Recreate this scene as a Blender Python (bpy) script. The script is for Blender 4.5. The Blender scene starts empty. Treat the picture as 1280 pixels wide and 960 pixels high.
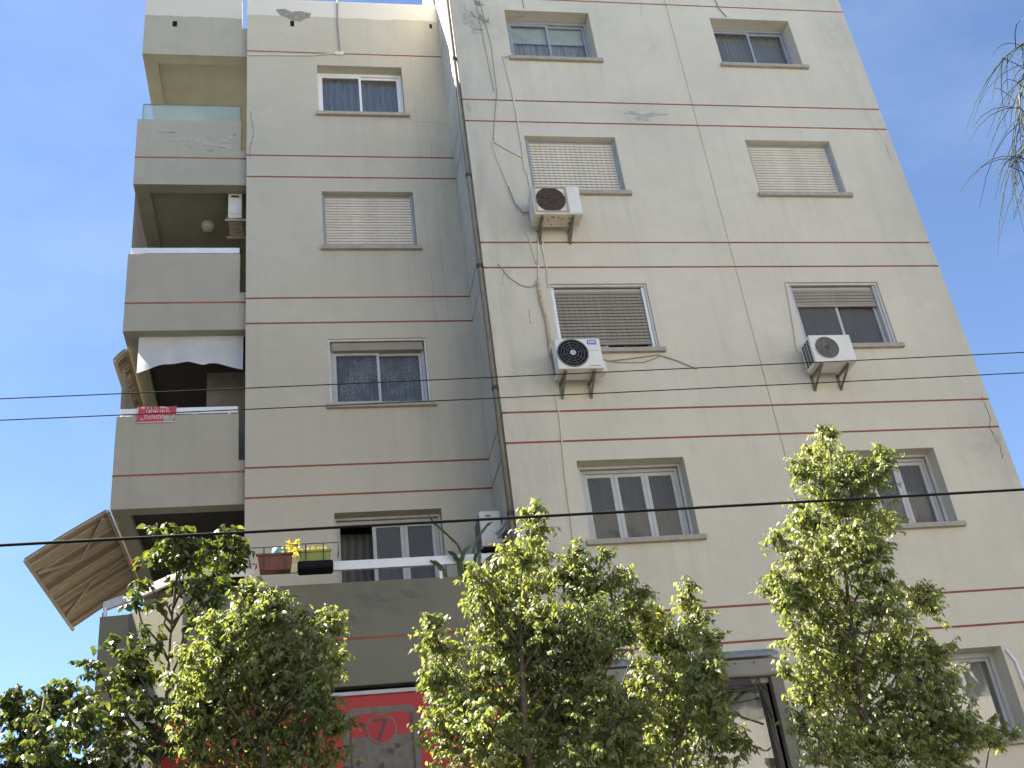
import bpy, bmesh, math, random
import numpy as np
from mathutils import Vector, Matrix
R = math.radians
sc = bpy.context.scene
COL = sc.collection
rng = random.Random(7)

# ------------------------------------------------------------------ camera
CAM = Vector((-2.76226, -13.45883, 1.5987))
YAW, PITCH, ROLL = 0.21634, 0.51982, -0.13245
fw = Vector((math.sin(YAW)*math.cos(PITCH), math.cos(YAW)*math.cos(PITCH), math.sin(PITCH)))
rt = Vector((math.cos(YAW), -math.sin(YAW), 0)); up = rt.cross(fw)
rt2 = math.cos(ROLL)*rt + math.sin(ROLL)*up
up2 = -math.sin(ROLL)*rt + math.cos(ROLL)*up
cd = bpy.data.cameras.new('camera'); cam = bpy.data.objects.new('camera', cd); COL.objects.link(cam)
mw = Matrix((rt2, up2, -fw)).transposed().to_4x4(); mw.translation = CAM
cam.matrix_world = mw
cd.sensor_width = 36; cd.lens = 1391.06/1280*36; cd.clip_end = 3000
sc.camera = cam

# ------------------------------------------------------------------ light
SUN_EL, SUN_AZ = R(50), R(-62)
SUN_STRENGTH, SKY_STRENGTH, EXPOSURE = 5.0, 0.05, 2.6
w = bpy.data.worlds.new('World'); sc.world = w; w.use_nodes = True
nt = w.node_tree; bg = nt.nodes['Background']
sky = nt.nodes.new('ShaderNodeTexSky'); sky.sky_type = 'NISHITA'; sky.sun_disc = False
sky.sun_elevation = SUN_EL; sky.sun_rotation = SUN_AZ
sky.air_density = 0.68; sky.dust_density = 0.0; sky.ozone_density = 2.2
# thin wisps of high cloud all over the sky
tc = nt.nodes.new('ShaderNodeTexCoord'); mp = nt.nodes.new('ShaderNodeMapping'); mp.inputs['Scale'].default_value = (1.4, 1.9, 3.2)
mp.inputs['Location'].default_value = (1.9, 0.7, 0.4)
ns = nt.nodes.new('ShaderNodeTexNoise'); ns.inputs['Scale'].default_value = 1.7; ns.inputs['Detail'].default_value = 6; ns.inputs['Roughness'].default_value = 0.6
cr = nt.nodes.new('ShaderNodeMapRange'); cr.inputs[1].default_value = 0.45; cr.inputs[2].default_value = 0.8; cr.inputs[3].default_value = 0.0; cr.inputs[4].default_value = 0.13
mx = nt.nodes.new('ShaderNodeMix'); mx.data_type = 'RGBA'; mx.inputs[7].default_value = (4.4, 5.2, 6.4, 1)
nt.links.new(tc.outputs['Generated'], mp.inputs[0]); nt.links.new(mp.outputs[0], ns.inputs['Vector'])
nt.links.new(ns.outputs['Fac'], cr.inputs[0]); nt.links.new(cr.outputs[0], mx.inputs[0])
nt.links.new(sky.outputs[0], mx.inputs[6]); nt.links.new(mx.outputs[2], bg.inputs[0])
bg.inputs[1].default_value = SKY_STRENGTH
sd = bpy.data.lights.new('sun', 'SUN'); sd.energy = SUN_STRENGTH; sd.angle = R(0.5); sd.color = (1.0, 0.93, 0.82)
so = bpy.data.objects.new('sun', sd); COL.objects.link(so)
sdir = Vector((math.sin(SUN_AZ)*math.cos(SUN_EL), math.cos(SUN_AZ)*math.cos(SUN_EL), math.sin(SUN_EL)))
so.rotation_euler = sdir.to_track_quat('Z', 'Y').to_euler(); so.location = (-30, 10, 40)
sc.view_settings.view_transform = 'Standard'; sc.view_settings.look = 'None'
sc.view_settings.exposure = EXPOSURE; sc.view_settings.gamma = 1.0

# ------------------------------------------------------------------ helpers
def link(name, me, mat=None, parent=None):
    o = bpy.data.objects.new(name, me)
    if mat is not None and me is not None and len(me.materials) == 0: me.materials.append(mat)
    COL.objects.link(o)
    if parent is not None: o.parent = parent
    return o
def tag(o, label=None, cat=None, group=None, kind=None):
    if label: o['label'] = label
    if cat: o['category'] = cat
    if group: o['group'] = group
    if kind: o['kind'] = kind
    return o
def empty(name, label, cat, loc=(0, 0, 0), group=None):
    o = bpy.data.objects.new(name, None); o.empty_display_size = .2
    COL.objects.link(o); o.location = loc
    return tag(o, label, cat, group)

class MB:
    """collects boxes, tubes, quads in world metres, built as one mesh object"""
    def __init__(s): s.v = []; s.f = []
    def add(s, vs, fs):
        n = len(s.v); s.v += [tuple(v) for v in vs]; s.f += [tuple(i+n for i in f) for f in fs]; return s
    def box(s, x0, x1, y0, y1, z0, z1):
        return s.add([(x0,y0,z0),(x1,y0,z0),(x1,y1,z0),(x0,y1,z0),(x0,y0,z1),(x1,y0,z1),(x1,y1,z1),(x0,y1,z1)],
                     [(0,3,2,1),(4,5,6,7),(0,1,5,4),(1,2,6,5),(2,3,7,6),(3,0,4,7)])
    def quad(s, *p): return s.add(p, [tuple(range(len(p)))])
    def bar(s, a, b, wx, wy, upv=(0,0,1)):
        a, b = Vector(a), Vector(b); d = (b-a).normalized(); u = Vector(upv)
        if abs(d.dot(u)) > .95: u = Vector((0,1,0))
        r = d.cross(u).normalized()*wx/2; t = r.cross(d).normalized()*wy/2
        vs = [p+i*r+j*t for p in (a, b) for i, j in ((-1,-1),(1,-1),(1,1),(-1,1))]
        return s.add(vs, [(0,1,2,3),(7,6,5,4),(0,4,5,1),(1,5,6,2),(2,6,7,3),(3,7,4,0)])
    def tube(s, pts, r, n=6, cap=True):
        pts = [Vector(p) for p in pts]; rs = r if isinstance(r, (list, tuple)) else [r]*len(pts)
        d0 = (pts[1]-pts[0]).normalized(); u = Vector((0,0,1)) if abs(d0.z) < .9 else Vector((0,1,0))
        vs = []; fs = []
        for i, p in enumerate(pts):
            d = (pts[min(i+1, len(pts)-1)]-pts[max(i-1, 0)]).normalized()
            a = d.cross(u).normalized(); b = a.cross(d).normalized(); u = b
            for k in range(n):
                t = 2*math.pi*k/n; vs.append(p+(a*math.cos(t)+b*math.sin(t))*rs[i])
        for i in range(len(pts)-1):
            for k in range(n):
                fs.append((i*n+k, i*n+(k+1) % n, (i+1)*n+(k+1) % n, (i+1)*n+k))
        if cap: fs.append(tuple(range(n-1, -1, -1))); fs.append(tuple((len(pts)-1)*n+k for k in range(n)))
        return s.add(vs, fs)
    def prism(s, poly, d):
        """poly: list of 3D points (planar), extruded by vector d"""
        n = len(poly); d = Vector(d); vs = [Vector(p) for p in poly]+[Vector(p)+d for p in poly]
        fs = [tuple(range(n)), tuple(range(2*n-1, n-1, -1))]+[(i, i+n, (i+1) % n+n, (i+1) % n) for i in range(n)]
        return s.add(vs, fs)
    def disc(s, c, r, th, axis='y', n=28, r0=0.0):
        """flat disc / ring of thickness th towards -axis"""
        c = Vector(c); vs = []; fs = []
        ex, ey, ez = (Vector((1,0,0)), Vector((0,0,1)), Vector((0,-1,0))) if axis == 'y' else (Vector((0,1,0)), Vector((0,0,1)), Vector((-1,0,0)))
        for k in range(n):
            t = 2*math.pi*k/n; e = ex*math.cos(t)+ey*math.sin(t)
            vs += [c+e*r, c+e*r+ez*th, c+e*r0+ez*th, c+e*r0]
        for k in range(n):
            a, b = 4*k, 4*((k+1) % n)
            fs += [(a, b, b+1, a+1), (a+1, b+1, b+2, a+2)]
            if r0 > 0: fs.append((a+2, b+2, b+3, a+3))
        return s.add(vs, fs)
    def mesh(s, name='mesh', smooth=False):
        me = bpy.data.meshes.new(name); me.from_pydata(s.v, [], s.f)
        bm = bmesh.new(); bm.from_mesh(me); bmesh.ops.recalc_face_normals(bm, faces=bm.faces); bm.to_mesh(me); bm.free()
        if smooth:
            for p in me.polygons: p.use_smooth = True
        me.update(); return me
    def build(s, name, mat, parent=None, smooth=False, bevel=0):
        o = link(name, s.mesh(name, smooth), mat, parent)
        if bevel:
            m = o.modifiers.new('bevel', 'BEVEL'); m.width = bevel; m.segments = 2; m.limit_method = 'ANGLE'
        return o
def set_parent_keep(o, p):
    o.parent = p; o.matrix_parent_inverse = p.matrix_world.inverted() if False else Matrix.Translation(-Vector(p.location))
    return o

# ------------------------------------------------------------------ materials
def nodes(name):
    m = bpy.data.materials.new(name); m.use_nodes = True
    return m, m.node_tree, m.node_tree.nodes['Principled BSDF']
def N(t, kind, **kw):
    n = t.nodes.new(kind)
    for k, v in kw.items():
        if k in n.inputs: n.inputs[k].default_value = v
        else: setattr(n, k, v)
    return n
def mixc(t, fac, a, b, blend='MIX'):
    n = t.nodes.new('ShaderNodeMix'); n.data_type = 'RGBA'; n.blend_type = blend
    for i, x in ((0, fac), (6, a), (7, b)):
        if hasattr(x, 'node'): t.links.new(x, n.inputs[i])
        else: n.inputs[i].default_value = x if i == 0 else (*x, 1)
    return n.outputs[2]
def ramp(t, src, lo, hi, a=0.0, b=1.0):
    n = t.nodes.new('ShaderNodeMapRange'); n.inputs[1].default_value = lo; n.inputs[2].default_value = hi
    n.inputs[3].default_value = a; n.inputs[4].default_value = b; t.links.new(src, n.inputs[0]); return n.outputs[0]
def noise(t, co, scale, detail=4, rough=.55, stretch=None):
    if stretch:
        mpn = t.nodes.new('ShaderNodeMapping'); mpn.inputs['Scale'].default_value = stretch; t.links.new(co, mpn.inputs[0]); co = mpn.outputs[0]
    n = t.nodes.new('ShaderNodeTexNoise'); n.inputs['Scale'].default_value = scale; n.inputs['Detail'].default_value = detail; n.inputs['Roughness'].default_value = rough
    t.links.new(co, n.inputs['Vector']); return n.outputs['Fac']
def bump(t, p, h, strength=.3, dist=.01):
    b = t.nodes.new('ShaderNodeBump'); b.inputs['Strength'].default_value = strength; b.inputs['Distance'].default_value = dist
    t.links.new(h, b.inputs['Height']); t.links.new(b.outputs[0], p.inputs['Normal'])
def mat(name, col, rough=.6, var=.12, scale=6, metal=0, bumps=0, spec=.5):
    m, t, p = nodes(name)
    co = N(t, 'ShaderNodeTexCoord').outputs['Object']
    f = noise(t, co, scale)
    lo = tuple(c*(1-var) for c in col); hi = tuple(min(1, c*(1+var)) for c in col)
    t.links.new(mixc(t, ramp(t, f, .3, .7), lo, hi), p.inputs['Base Color'])
    p.inputs['Roughness'].default_value = rough; p.inputs['Metallic'].default_value = metal
    p.inputs['Specular IOR Level'].default_value = spec
    if bumps: bump(t, p, noise(t, co, scale*8), bumps, .01)
    return m

def band_mat():
    m, t, p = nodes('red_band_paint'); co = N(t, 'ShaderNodeTexCoord').outputs['Object']
    c = mixc(t, ramp(t, noise(t, co, 2.2, 6, .7), .35, .65), (.26, .08, .06), (.34, .11, .08))
    c = mixc(t, ramp(t, noise(t, co, 5.5, 8, .75), .6, .68, 0, .7), c, (.36, .27, .21))
    t.links.new(c, p.inputs['Base Color']); p.inputs['Roughness'].default_value = .85; p.inputs['Specular IOR Level'].default_value = .2; return m
WALL = (.62, .572, .462)
def wall_mat(name, base, top_paint=None, grime=.5, grime_shade_x=(), drips=(), blobs=()):
    m, t, p = nodes(name)
    co = N(t, 'ShaderNodeTexCoord').outputs['Object']
    c = mixc(t, ramp(t, noise(t, co, .5, 5, .6), .35, .7), tuple(x*.93 for x in base), tuple(x*1.05 for x in base))
    c = mixc(t, ramp(t, noise(t, co, 3.5, 6, .65), .45, .75, 0, .35), c, tuple(x*y for x, y in zip(base, (.80, .82, .86))))
    # rain streaks running down
    st = noise(t, co, 1.0, 4, .6, (5.5, 5.5, .22))
    c = mixc(t, ramp(t, st, .54, .74, 0, grime*.55), c, tuple(x*y for x, y in zip(base, (.70, .73, .78))))
    # blotches of patched plaster
    bl = noise(t, co, 1.15, 7, .72)
    c = mixc(t, ramp(t, bl, .63, .66, 0, .22), c, tuple(min(1, x*1.14) for x in base))
    fl = noise(t, co, 2.1, 9, .78)
    c = mixc(t, ramp(t, fl, .685, .70, 0, .35), c, tuple(x*y for x, y in zip(base, (.72, .74, .8))))
    for bx_, bz_, br_, am_ in blobs:
        vd = t.nodes.new('ShaderNodeVectorMath'); vd.operation = 'DISTANCE'; vd.inputs[1].default_value = (bx_, .3 if bz_ < 6.7 else 0, bz_); t.links.new(co, vd.inputs[0])
        pm = t.nodes.new('ShaderNodeMath'); pm.operation = 'MULTIPLY'
        t.links.new(ramp(t, vd.outputs['Value'], br_, br_*.15), pm.inputs[0]); t.links.new(ramp(t, noise(t, co, 3.1, 7, .7), .36, .62, 0, am_), pm.inputs[1])
        c = mixc(t, pm.outputs[0], c, tuple(x*y for x, y in zip(base, (.60, .62, .66))))
    if drips:
        sy_ = N(t, 'ShaderNodeSeparateXYZ'); t.links.new(co, sy_.inputs[0])
        zz = t.nodes.new('ShaderNodeMath'); zz.operation = 'SUBTRACT'; zz.inputs[1].default_value = 5.54+1.49-.06-3; t.links.new(sy_.outputs[2], zz.inputs[0])
        zm = t.nodes.new('ShaderNodeMath'); zm.operation = 'MODULO'; zm.inputs[1].default_value = 3.0; t.links.new(zz.outputs[0], zm.inputs[0])
        zf = ramp(t, zm.outputs[0], 1.75, 2.95, 0, 1)
        sk = ramp(t, noise(t, co, 1.0, 3, .6, (5, 5, .12)), .48, .74, 0, .42)
        for xa, xb in drips:
            l_ = ramp(t, sy_.outputs[0], xa-.02, xa+.05); r_2 = ramp(t, sy_.outputs[0], xb+.04, xb-.03)
            for q_ in (l_, r_2, sk):
                pm = t.nodes.new('ShaderNodeMath'); pm.operation = 'MULTIPLY'; t.links.new(q_, pm.inputs[0])
                t.links.new(zf if q_ is l_ else acc, pm.inputs[1]); acc = pm.outputs[0]
            c = mixc(t, acc, c, tuple(x*y for x, y in zip(base, (.68, .69, .72))))
    if grime_shade_x:
        sx0 = N(t, 'ShaderNodeSeparateXYZ'); t.links.new(co, sx0.inputs[0])
        for xa, xb, amt in grime_shade_x:
            pr_ = t.nodes.new('ShaderNodeMath'); pr_.operation = 'MULTIPLY'
            t.links.new(ramp(t, sx0.outputs[0], xa, xb, 0, 1), pr_.inputs[0])
            t.links.new(ramp(t, noise(t, co, 1.3, 6, .65, (2.2, 1, .5)), .33, .68, 0, amt), pr_.inputs[1])
            c = mixc(t, pr_.outputs[0], c, tuple(x*y for x, y in zip(base, (.62, .65, .70))))
    if top_paint:
        z0, colr = top_paint
        sx = N(t, 'ShaderNodeSeparateXYZ'); t.links.new(co, sx.inputs[0])
        ad = t.nodes.new('ShaderNodeMath'); ad.operation = 'MULTIPLY_ADD'; ad.inputs[1].default_value = .16
        t.links.new(noise(t, co, 2.6, 6, .6), ad.inputs[0]); t.links.new(sx.outputs[2], ad.inputs[2])
        c = mixc(t, ramp(t, ad.outputs[0], z0+.08-.012, z0+.08+.012), c, colr)
    t.links.new(c, p.inputs['Base Color'])
    p.inputs['Roughness'].default_value = .9; p.inputs['Specular IOR Level'].default_value = .25
    a1 = t.nodes.new('ShaderNodeMath'); a1.operation = 'ADD'
    t.links.new(noise(t, co, 60, 3), a1.inputs[0]); t.links.new(noise(t, co, 4, 5), a1.inputs[1])
    bump(t, p, a1.outputs[0], .25, .008)
    return m
M = {}
M['wall'] = wall_mat('painted_plaster', WALL, None, .6, ((.85, .15, .75), (6.6, 7.5, .5)), ((.9, 2.58), (4.77, 6.45)), ((4.36, 9.7, .55, .6), (.65, 12.2, .55, .6), (.55, 9.5, .5, .4), (.45, 16.9, .75, .8), (3.1, 14.75, .6, .45), (7.3, 8.3, .7, .6), (2.7, 17.0, .6, .3), (3.5, 16.4, .5, .35), (7.2, 16.9, .6, .5)))
M['wall_left'] = wall_mat('painted_plaster_left', tuple(x*.83 for x in WALL), (18.5, (.66, .63, .56)), .45, ((-1.2, -.1, .6),), ((-2.38, -.71),))  # darkening toward the inner corner holds dirt streaks plus painted corner shade
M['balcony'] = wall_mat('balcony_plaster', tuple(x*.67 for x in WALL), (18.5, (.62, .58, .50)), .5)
M['shaded_soffit'] = mat('soffit_painted_shade', (.045, .044, .04), .9, .1, 2)  # deep shade of the lower balcony ceilings put into the colour
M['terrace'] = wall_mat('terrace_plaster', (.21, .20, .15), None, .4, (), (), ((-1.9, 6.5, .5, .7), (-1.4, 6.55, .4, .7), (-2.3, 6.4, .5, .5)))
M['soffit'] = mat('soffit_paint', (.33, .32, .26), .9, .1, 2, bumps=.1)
M['red'] = band_mat()
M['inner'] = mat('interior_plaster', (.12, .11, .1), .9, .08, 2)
M['concrete'] = mat('bare_concrete', (.27, .25, .21), .95, .25, 14, bumps=.4)
M['crack'] = mat('crack_shadow', (.10, .09, .08), .95, .2, 20)
M['patch'] = mat('filler_patch', (.40, .38, .32), .95, .16, 16, bumps=.2)
M['sill'] = mat('stone_sill', (.37, .335, .275), .8, .15, 12, bumps=.15)
M['white'] = mat('white_painted_metal', (.78, .78, .80), .4, .05, 5)
M['offwhite'] = mat('weathered_white_metal', (.58, .57, .54), .5, .1, 6)
M['alu'] = mat('grey_aluminium', (.46, .46, .46), .4, .08, 4)
M['bluealu'] = mat('bluish_aluminium', (.30, .33, .38), .45, .1, 6)
M['cream_slat'] = mat('cream_shutter', (.64, .575, .47), .55, .12, 3)
M['brown_slat'] = mat('brown_shutter', (.30, .26, .205), .6, .12, 3)
M['dark'] = mat('dark_metal', (.045, .042, .04), .6, .2, 8)
M['rubber'] = mat('black_rubber', (.010, .010, .011), .7, .2, 8, spec=.15)
M['ac_white'] = mat('condenser_casing', (.72, .70, .64), .45, .07, 5)
M['ac_old'] = mat('yellowed_casing', (.70, .63, .50), .5, .12, 7)
M['rust'] = mat('rusty_grille', (.065, .045, .034), .8, .35, 25)
M['grille'] = mat('black_grille', (.10, .105, .115), .5, .15, 12)
M['steel'] = mat('galvanised_steel', (.20, .19, .165), .5, .25, 12, metal=.4)
M['conduit'] = mat('plastic_conduit', (.66, .60, .50), .6, .1, 4)
M['pipe'] = mat('brown_drainpipe', (.19, .175, .135), .6, .2, 5)
M['cable'] = mat('grey_cable', (.30, .28, .25), .7, .15, 9)
M['foam'] = mat('pipe_insulation', (.50, .39, .27), .95, .3, 14, bumps=.5)
M['terracotta'] = mat('terracotta_plastic', (.17, .052, .03), .55, .15, 9)
M['lime'] = mat('lime_plastic', (.27, .32, .07), .5, .12, 9)
M['cyan'] = mat('cyan_plastic', (.10, .42, .62), .4, .1, 9)
M['blue'] = mat('blue_badge', (.03, .15, .62), .4, .08, 30)
M['signred'] = mat('red_sign_print', (.44, .015, .018), .5, .1, 2)
M['signgrey'] = mat('grey_sign_print', (.17, .14, .115), .6, .25, 9)
M['signdark'] = mat('dark_sign_print', (.09, .06, .05), .6, .3, 12)
M['bannerred'] = mat('red_banner', (.52, .06, .075), .6, .2, 20)
M['ink'] = mat('white_ink', (.72, .66, .66), .6, .1, 30)
M['flash'] = mat('blue_grey_flashing', (.20, .225, .26), .55, .15, 10, bumps=.15)
M['canvas'] = mat('brown_awning_canvas', (.10, .055, .038), .9, .3, 8)
M['stucco'] = mat('cream_box', (.27, .25, .21), .7, .1, 4)
M['postgrey'] = mat('worn_post_paint', (.19, .175, .14), .7, .2, 5, bumps=.1)
M['shade_grey'] = mat('grey_fan_recess', (.13, .13, .125), .8, .2, 20)
M['backing'] = mat('dark_gap_sheet', (.05, .036, .024), .9, .2, 8)
M['wood'] = mat('timber', (.40, .34, .26), .7, .2, 8)
M['lamp'] = mat('opal_glass', (.70, .66, .56), .35, .05, 3)
M['cactus'] = mat('cactus_skin', (.085, .115, .04), .55, .3, 12)
M['asphalt'] = mat('asphalt', (.055, .054, .052), .9, .2, 30, bumps=.4)
M['paving'] = mat('dark_paving', (.07, .066, .06), .9, .15, 6, bumps=.2)
M['kerb'] = mat('kerb_concrete', (.36, .34, .30), .9, .12, 9)
M['paint'] = mat('road_paint', (.72, .72, .70), .8, .12, 20)
M['earth'] = mat('dry_earth', (.075, .068, .058), .95, .2, 1.5)
M['shop'] = mat('shop_glass_dark', (.03, .03, .032), .2, .1, 2)
M['bounce_dark'] = mat('dark_bounce_cutter', (.06, .055, .05), .6, .3, .5)
M['far_wall'] = mat('cream_render', (.76, .72, .63), .9, .08, .6)
M['yellow'] = mat('yellow_blossom', (.60, .46, .07), .7, .25, 30)

def cloth_mat(name, col, trans=.35, rough=.8):
    m, t, p = nodes(name); co = N(t, 'ShaderNodeTexCoord').outputs['Object']
    c = mixc(t, ramp(t, noise(t, co, 5, 5), .35, .7), tuple(x*.88 for x in col), col)
    t.links.new(c, p.inputs['Base Color']); p.inputs['Roughness'].default_value = rough
    tr = N(t, 'ShaderNodeBsdfTranslucent'); t.links.new(c, tr.inputs[0])
    ms = N(t, 'ShaderNodeMixShader'); ms.inputs[0].default_value = trans
    t.links.new(p.outputs[0], ms.inputs[1]); t.links.new(tr.outputs[0], ms.inputs[2])
    t.links.new(ms.outputs[0], t.nodes['Material Output'].inputs[0]); return m
M['cloth'] = cloth_mat('white_awning_cloth', (.80, .80, .80), .35)
M['screen_cloth'] = cloth_mat('grey_screen_cloth', (.20, .195, .18), .06)
def reed_mat():
    m, t, p = nodes('reed_slats'); co = N(t, 'ShaderNodeTexCoord').outputs['Object']
    oi = N(t, 'ShaderNodeObjectInfo').outputs['Random']
    c = mixc(t, oi, (.27, .21, .14), (.66, .56, .41))
    c = mixc(t, ramp(t, noise(t, co, 9, 3, .5), .45, .75, 0, .3), c, (.14, .09, .05))
    t.links.new(c, p.inputs['Base Color']); p.inputs['Roughness'].default_value = .7
    tr = N(t, 'ShaderNodeBsdfTranslucent'); t.links.new(c, tr.inputs[0])
    ms = N(t, 'ShaderNodeMixShader'); ms.inputs[0].default_value = .14
    t.links.new(p.outputs[0], ms.inputs[1]); t.links.new(tr.outputs[0], ms.inputs[2])
    t.links.new(ms.outputs[0], t.nodes['Material Output'].inputs[0]); return m
M['reed'] = reed_mat()
def glass_mat(name, tint, refl=1.0, see=.75, wav=.02, dirt=(.24, .235, .22)):
    """window pane: part mirror by angle, part see-through, part dirt"""
    m, t, p = nodes(name); co = N(t, 'ShaderNodeTexCoord').outputs['Object']
    t.nodes.remove(p)
    fr = N(t, 'ShaderNodeFresnel'); fr.inputs[0].default_value = 1.55
    mul = t.nodes.new('ShaderNodeMath'); mul.operation = 'MULTIPLY'; mul.inputs[1].default_value = refl; mul.use_clamp = True; t.links.new(fr.outputs[0], mul.inputs[0])
    ge_ = N(t, 'ShaderNodeNewGeometry'); inv = t.nodes.new('ShaderNodeMath'); inv.operation = 'SUBTRACT'; inv.inputs[0].default_value = 1.0; t.links.new(ge_.outputs['Backfacing'], inv.inputs[1])
    mu2 = t.nodes.new('ShaderNodeMath'); mu2.operation = 'MULTIPLY'; t.links.new(mul.outputs[0], mu2.inputs[0]); t.links.new(inv.outputs[0], mu2.inputs[1]); mul = mu2
    gl = N(t, 'ShaderNodeBsdfGlossy'); gl.inputs['Roughness'].default_value = .015
    b = N(t, 'ShaderNodeBump'); b.inputs['Strength'].default_value = wav*8; b.inputs['Distance'].default_value = .02
    t.links.new(noise(t, co, 1.6, 2), b.inputs['Height'])
    t.links.new(b.outputs[0], gl.inputs['Normal'])
    tr = N(t, 'ShaderNodeBsdfTransparent'); tr.inputs[0].default_value = (*tint, 1)
    df = N(t, 'ShaderNodeBsdfDiffuse'); df.inputs[0].default_value = (*dirt, 1)
    a = N(t, 'ShaderNodeMixShader'); a.inputs[0].default_value = see
    t.links.new(df.outputs[0], a.inputs[1]); t.links.new(tr.outputs[0], a.inputs[2])
    o = N(t, 'ShaderNodeMixShader'); t.links.new(mul.outputs[0], o.inputs[0]); t.links.new(a.outputs[0], o.inputs[1]); t.links.new(gl.outputs[0], o.inputs[2])
    t.links.new(o.outputs[0], t.nodes['Material Output'].inputs[0]); return m
M['glass'] = glass_mat('window_glass', (.9, .92, .92), 1.2, .9)
M['glass_mirror'] = glass_mat('reflective_glass', (.8, .84, .86), 4.0, .9, .03)
M['glass_cloud'] = glass_mat('sky_reflecting_glass', (.85, .87, .88), 3.6, .88, .05)
M['screen'] = glass_mat('insect_screen', (.62, .62, .62), .5, .62)
M['balustrade_glass'] = glass_mat('balustrade_glass', (.85, .95, .93), .7, .62, .02, (.52, .57, .55))
def lace_mat():
    m, t, p = nodes('lace_curtain'); co = N(t, 'ShaderNodeTexCoord').outputs['Object']
    v = N(t, 'ShaderNodeTexVoronoi', feature='DISTANCE_TO_EDGE'); v.inputs['Scale'].default_value = 26; t.links.new(co, v.inputs['Vector'])
    big = noise(t, co, 3.2, 3)
    c = mixc(t, ramp(t, v.outputs[0], .02, .12), (.40, .40, .40), (.13, .13, .13))
    c = mixc(t, ramp(t, big, .40, .62), (.11, .11, .115), c)
    t.links.new(c, p.inputs['Base Color']); p.inputs['Roughness'].default_value = .9; return m
M['lace'] = lace_mat()
def curtain_mat(name, a, b, sc_=22):
    m, t, p = nodes(name); co = N(t, 'ShaderNodeTexCoord').outputs['Object']
    wv = N(t, 'ShaderNodeTexWave', bands_direction='X'); wv.inputs['Scale'].default_value = sc_*.12; wv.inputs['Distortion'].default_value = 2.5; t.links.new(co, wv.inputs['Vector'])
    t.links.new(mixc(t, wv.outputs['Fac'], a, b), p.inputs['Base Color']); p.inputs['Roughness'].default_value = .9
    bump(t, p, wv.outputs['Fac'], .6, .03); return m
M['curtain_dark'] = curtain_mat('dark_curtain', (.10, .10, .105), (.17, .17, .17))
M['curtain_grey'] = curtain_mat('grey_curtain', (.20, .20, .19), (.30, .30, .285))
M['curtain_pale'] = curtain_mat('pale_curtain', (.42, .42, .40), (.68, .68, .66))
M['curtain_mauve'] = curtain_mat('mauve_curtain', (.40, .38, .42), (.52, .50, .53))
M['curtain_beige'] = curtain_mat('beige_curtain', (.50, .42, .28), (.66, .57, .41), 12)
M['plain_grey'] = mat('plain_grey_blind', (.27, .265, .27), .9, .12, 2)
M['roller_teal'] = mat('pale_roller_blind', (.62, .68, .64), .9, .1, 5)
def perforated(name, col):
    """shutter slat with rows of small dark light slots along it"""
    m, t, p = nodes(name); co = N(t, 'ShaderNodeTexCoord').outputs['Object']
    sx = N(t, 'ShaderNodeSeparateXYZ'); t.links.new(co, sx.inputs[0])
    fx = t.nodes.new('ShaderNodeMath'); fx.operation = 'MODULO'; fx.inputs[1].default_value = .085; t.links.new(sx.outputs[0], fx.inputs[0])
    gx = t.nodes.new('ShaderNodeMath'); gx.operation = 'LESS_THAN'; gx.inputs[1].default_value = .045; t.links.new(fx.outputs[0], gx.inputs[0])
    gz = t.nodes.new('ShaderNodeMath'); gz.operation = 'LESS_THAN'; gz.inputs[1].default_value = .012; t.links.new(sx.outputs[2], gz.inputs[0])
    mu = t.nodes.new('ShaderNodeMath'); mu.operation = 'MULTIPLY'; t.links.new(gx.outputs[0], mu.inputs[0]); t.links.new(gz.outputs[0], mu.inputs[1])
    c = mixc(t, ramp(t, noise(t, co, 3), .3, .7), tuple(x*.9 for x in col), tuple(x*1.08 for x in col))
    c = mixc(t, mu.outputs[0], c, tuple(x*.5 for x in col))
    t.links.new(c, p.inputs['Base Color']); p.inputs['Roughness'].default_value = .55; return m
M['cream_perf'] = perforated('cream_perforated_slat', (.66, .60, .49))
M['brown_perf'] = perforated('brown_perforated_slat', (.27, .235, .185))
def leaf_mat(name, stops, trans=.5, rough=.48):
    m, t, p = nodes(name)
    at = N(t, 'ShaderNodeAttribute', attribute_name='tone')
    rp = N(t, 'ShaderNodeValToRGB'); rp.color_ramp.elements.remove(rp.color_ramp.elements[1])
    for i, (pos, c) in enumerate(stops):
        e = rp.color_ramp.elements[0] if i == 0 else rp.color_ramp.elements.new(pos)
        e.position = pos; e.color = (*c, 1)
    t.links.new(at.outputs['Fac'], rp.inputs[0])
    t.links.new(rp.outputs[0], p.inputs['Base Color']); p.inputs['Roughness'].default_value = rough; p.inputs['Specular IOR Level'].default_value = .75
    tr = N(t, 'ShaderNodeBsdfTranslucent')
    t.links.new(mixc(t, 1.0, rp.outputs[0], (1.35, 1.36, .5), 'MULTIPLY'), tr.inputs[0])
    ms = N(t, 'ShaderNodeMixShader'); ms.inputs[0].default_value = trans
    t.links.new(p.outputs[0], ms.inputs[1]); t.links.new(tr.outputs[0], ms.inputs[2])
    t.links.new(ms.outputs[0], t.nodes['Material Output'].inputs[0]); return m
M['leaf'] = leaf_mat('fig_leaves', [(0, (.10, .128, .045)), (.35, (.15, .185, .066)), (.7, (.205, .24, .092)), (.93, (.29, .315, .14)), (.965, (.30, .26, .08)), (1, (.14, .035, .025))])
M['leaf_dark'] = leaf_mat('broad_leaves', [(0, (.055, .075, .026)), (.4, (.08, .108, .034)), (.8, (.12, .15, .04)), (.95, (.18, .20, .06)), (.965, (.09, .018, .02)), (1, (.09, .018, .02))], .38, .36)
M['bark'] = mat('bark', (.095, .075, .055), .9, .3, 30, bumps=.5)
M['needle'] = mat('needle_twig', (.045, .060, .042), .8, .3, 20, spec=.1)
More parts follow.
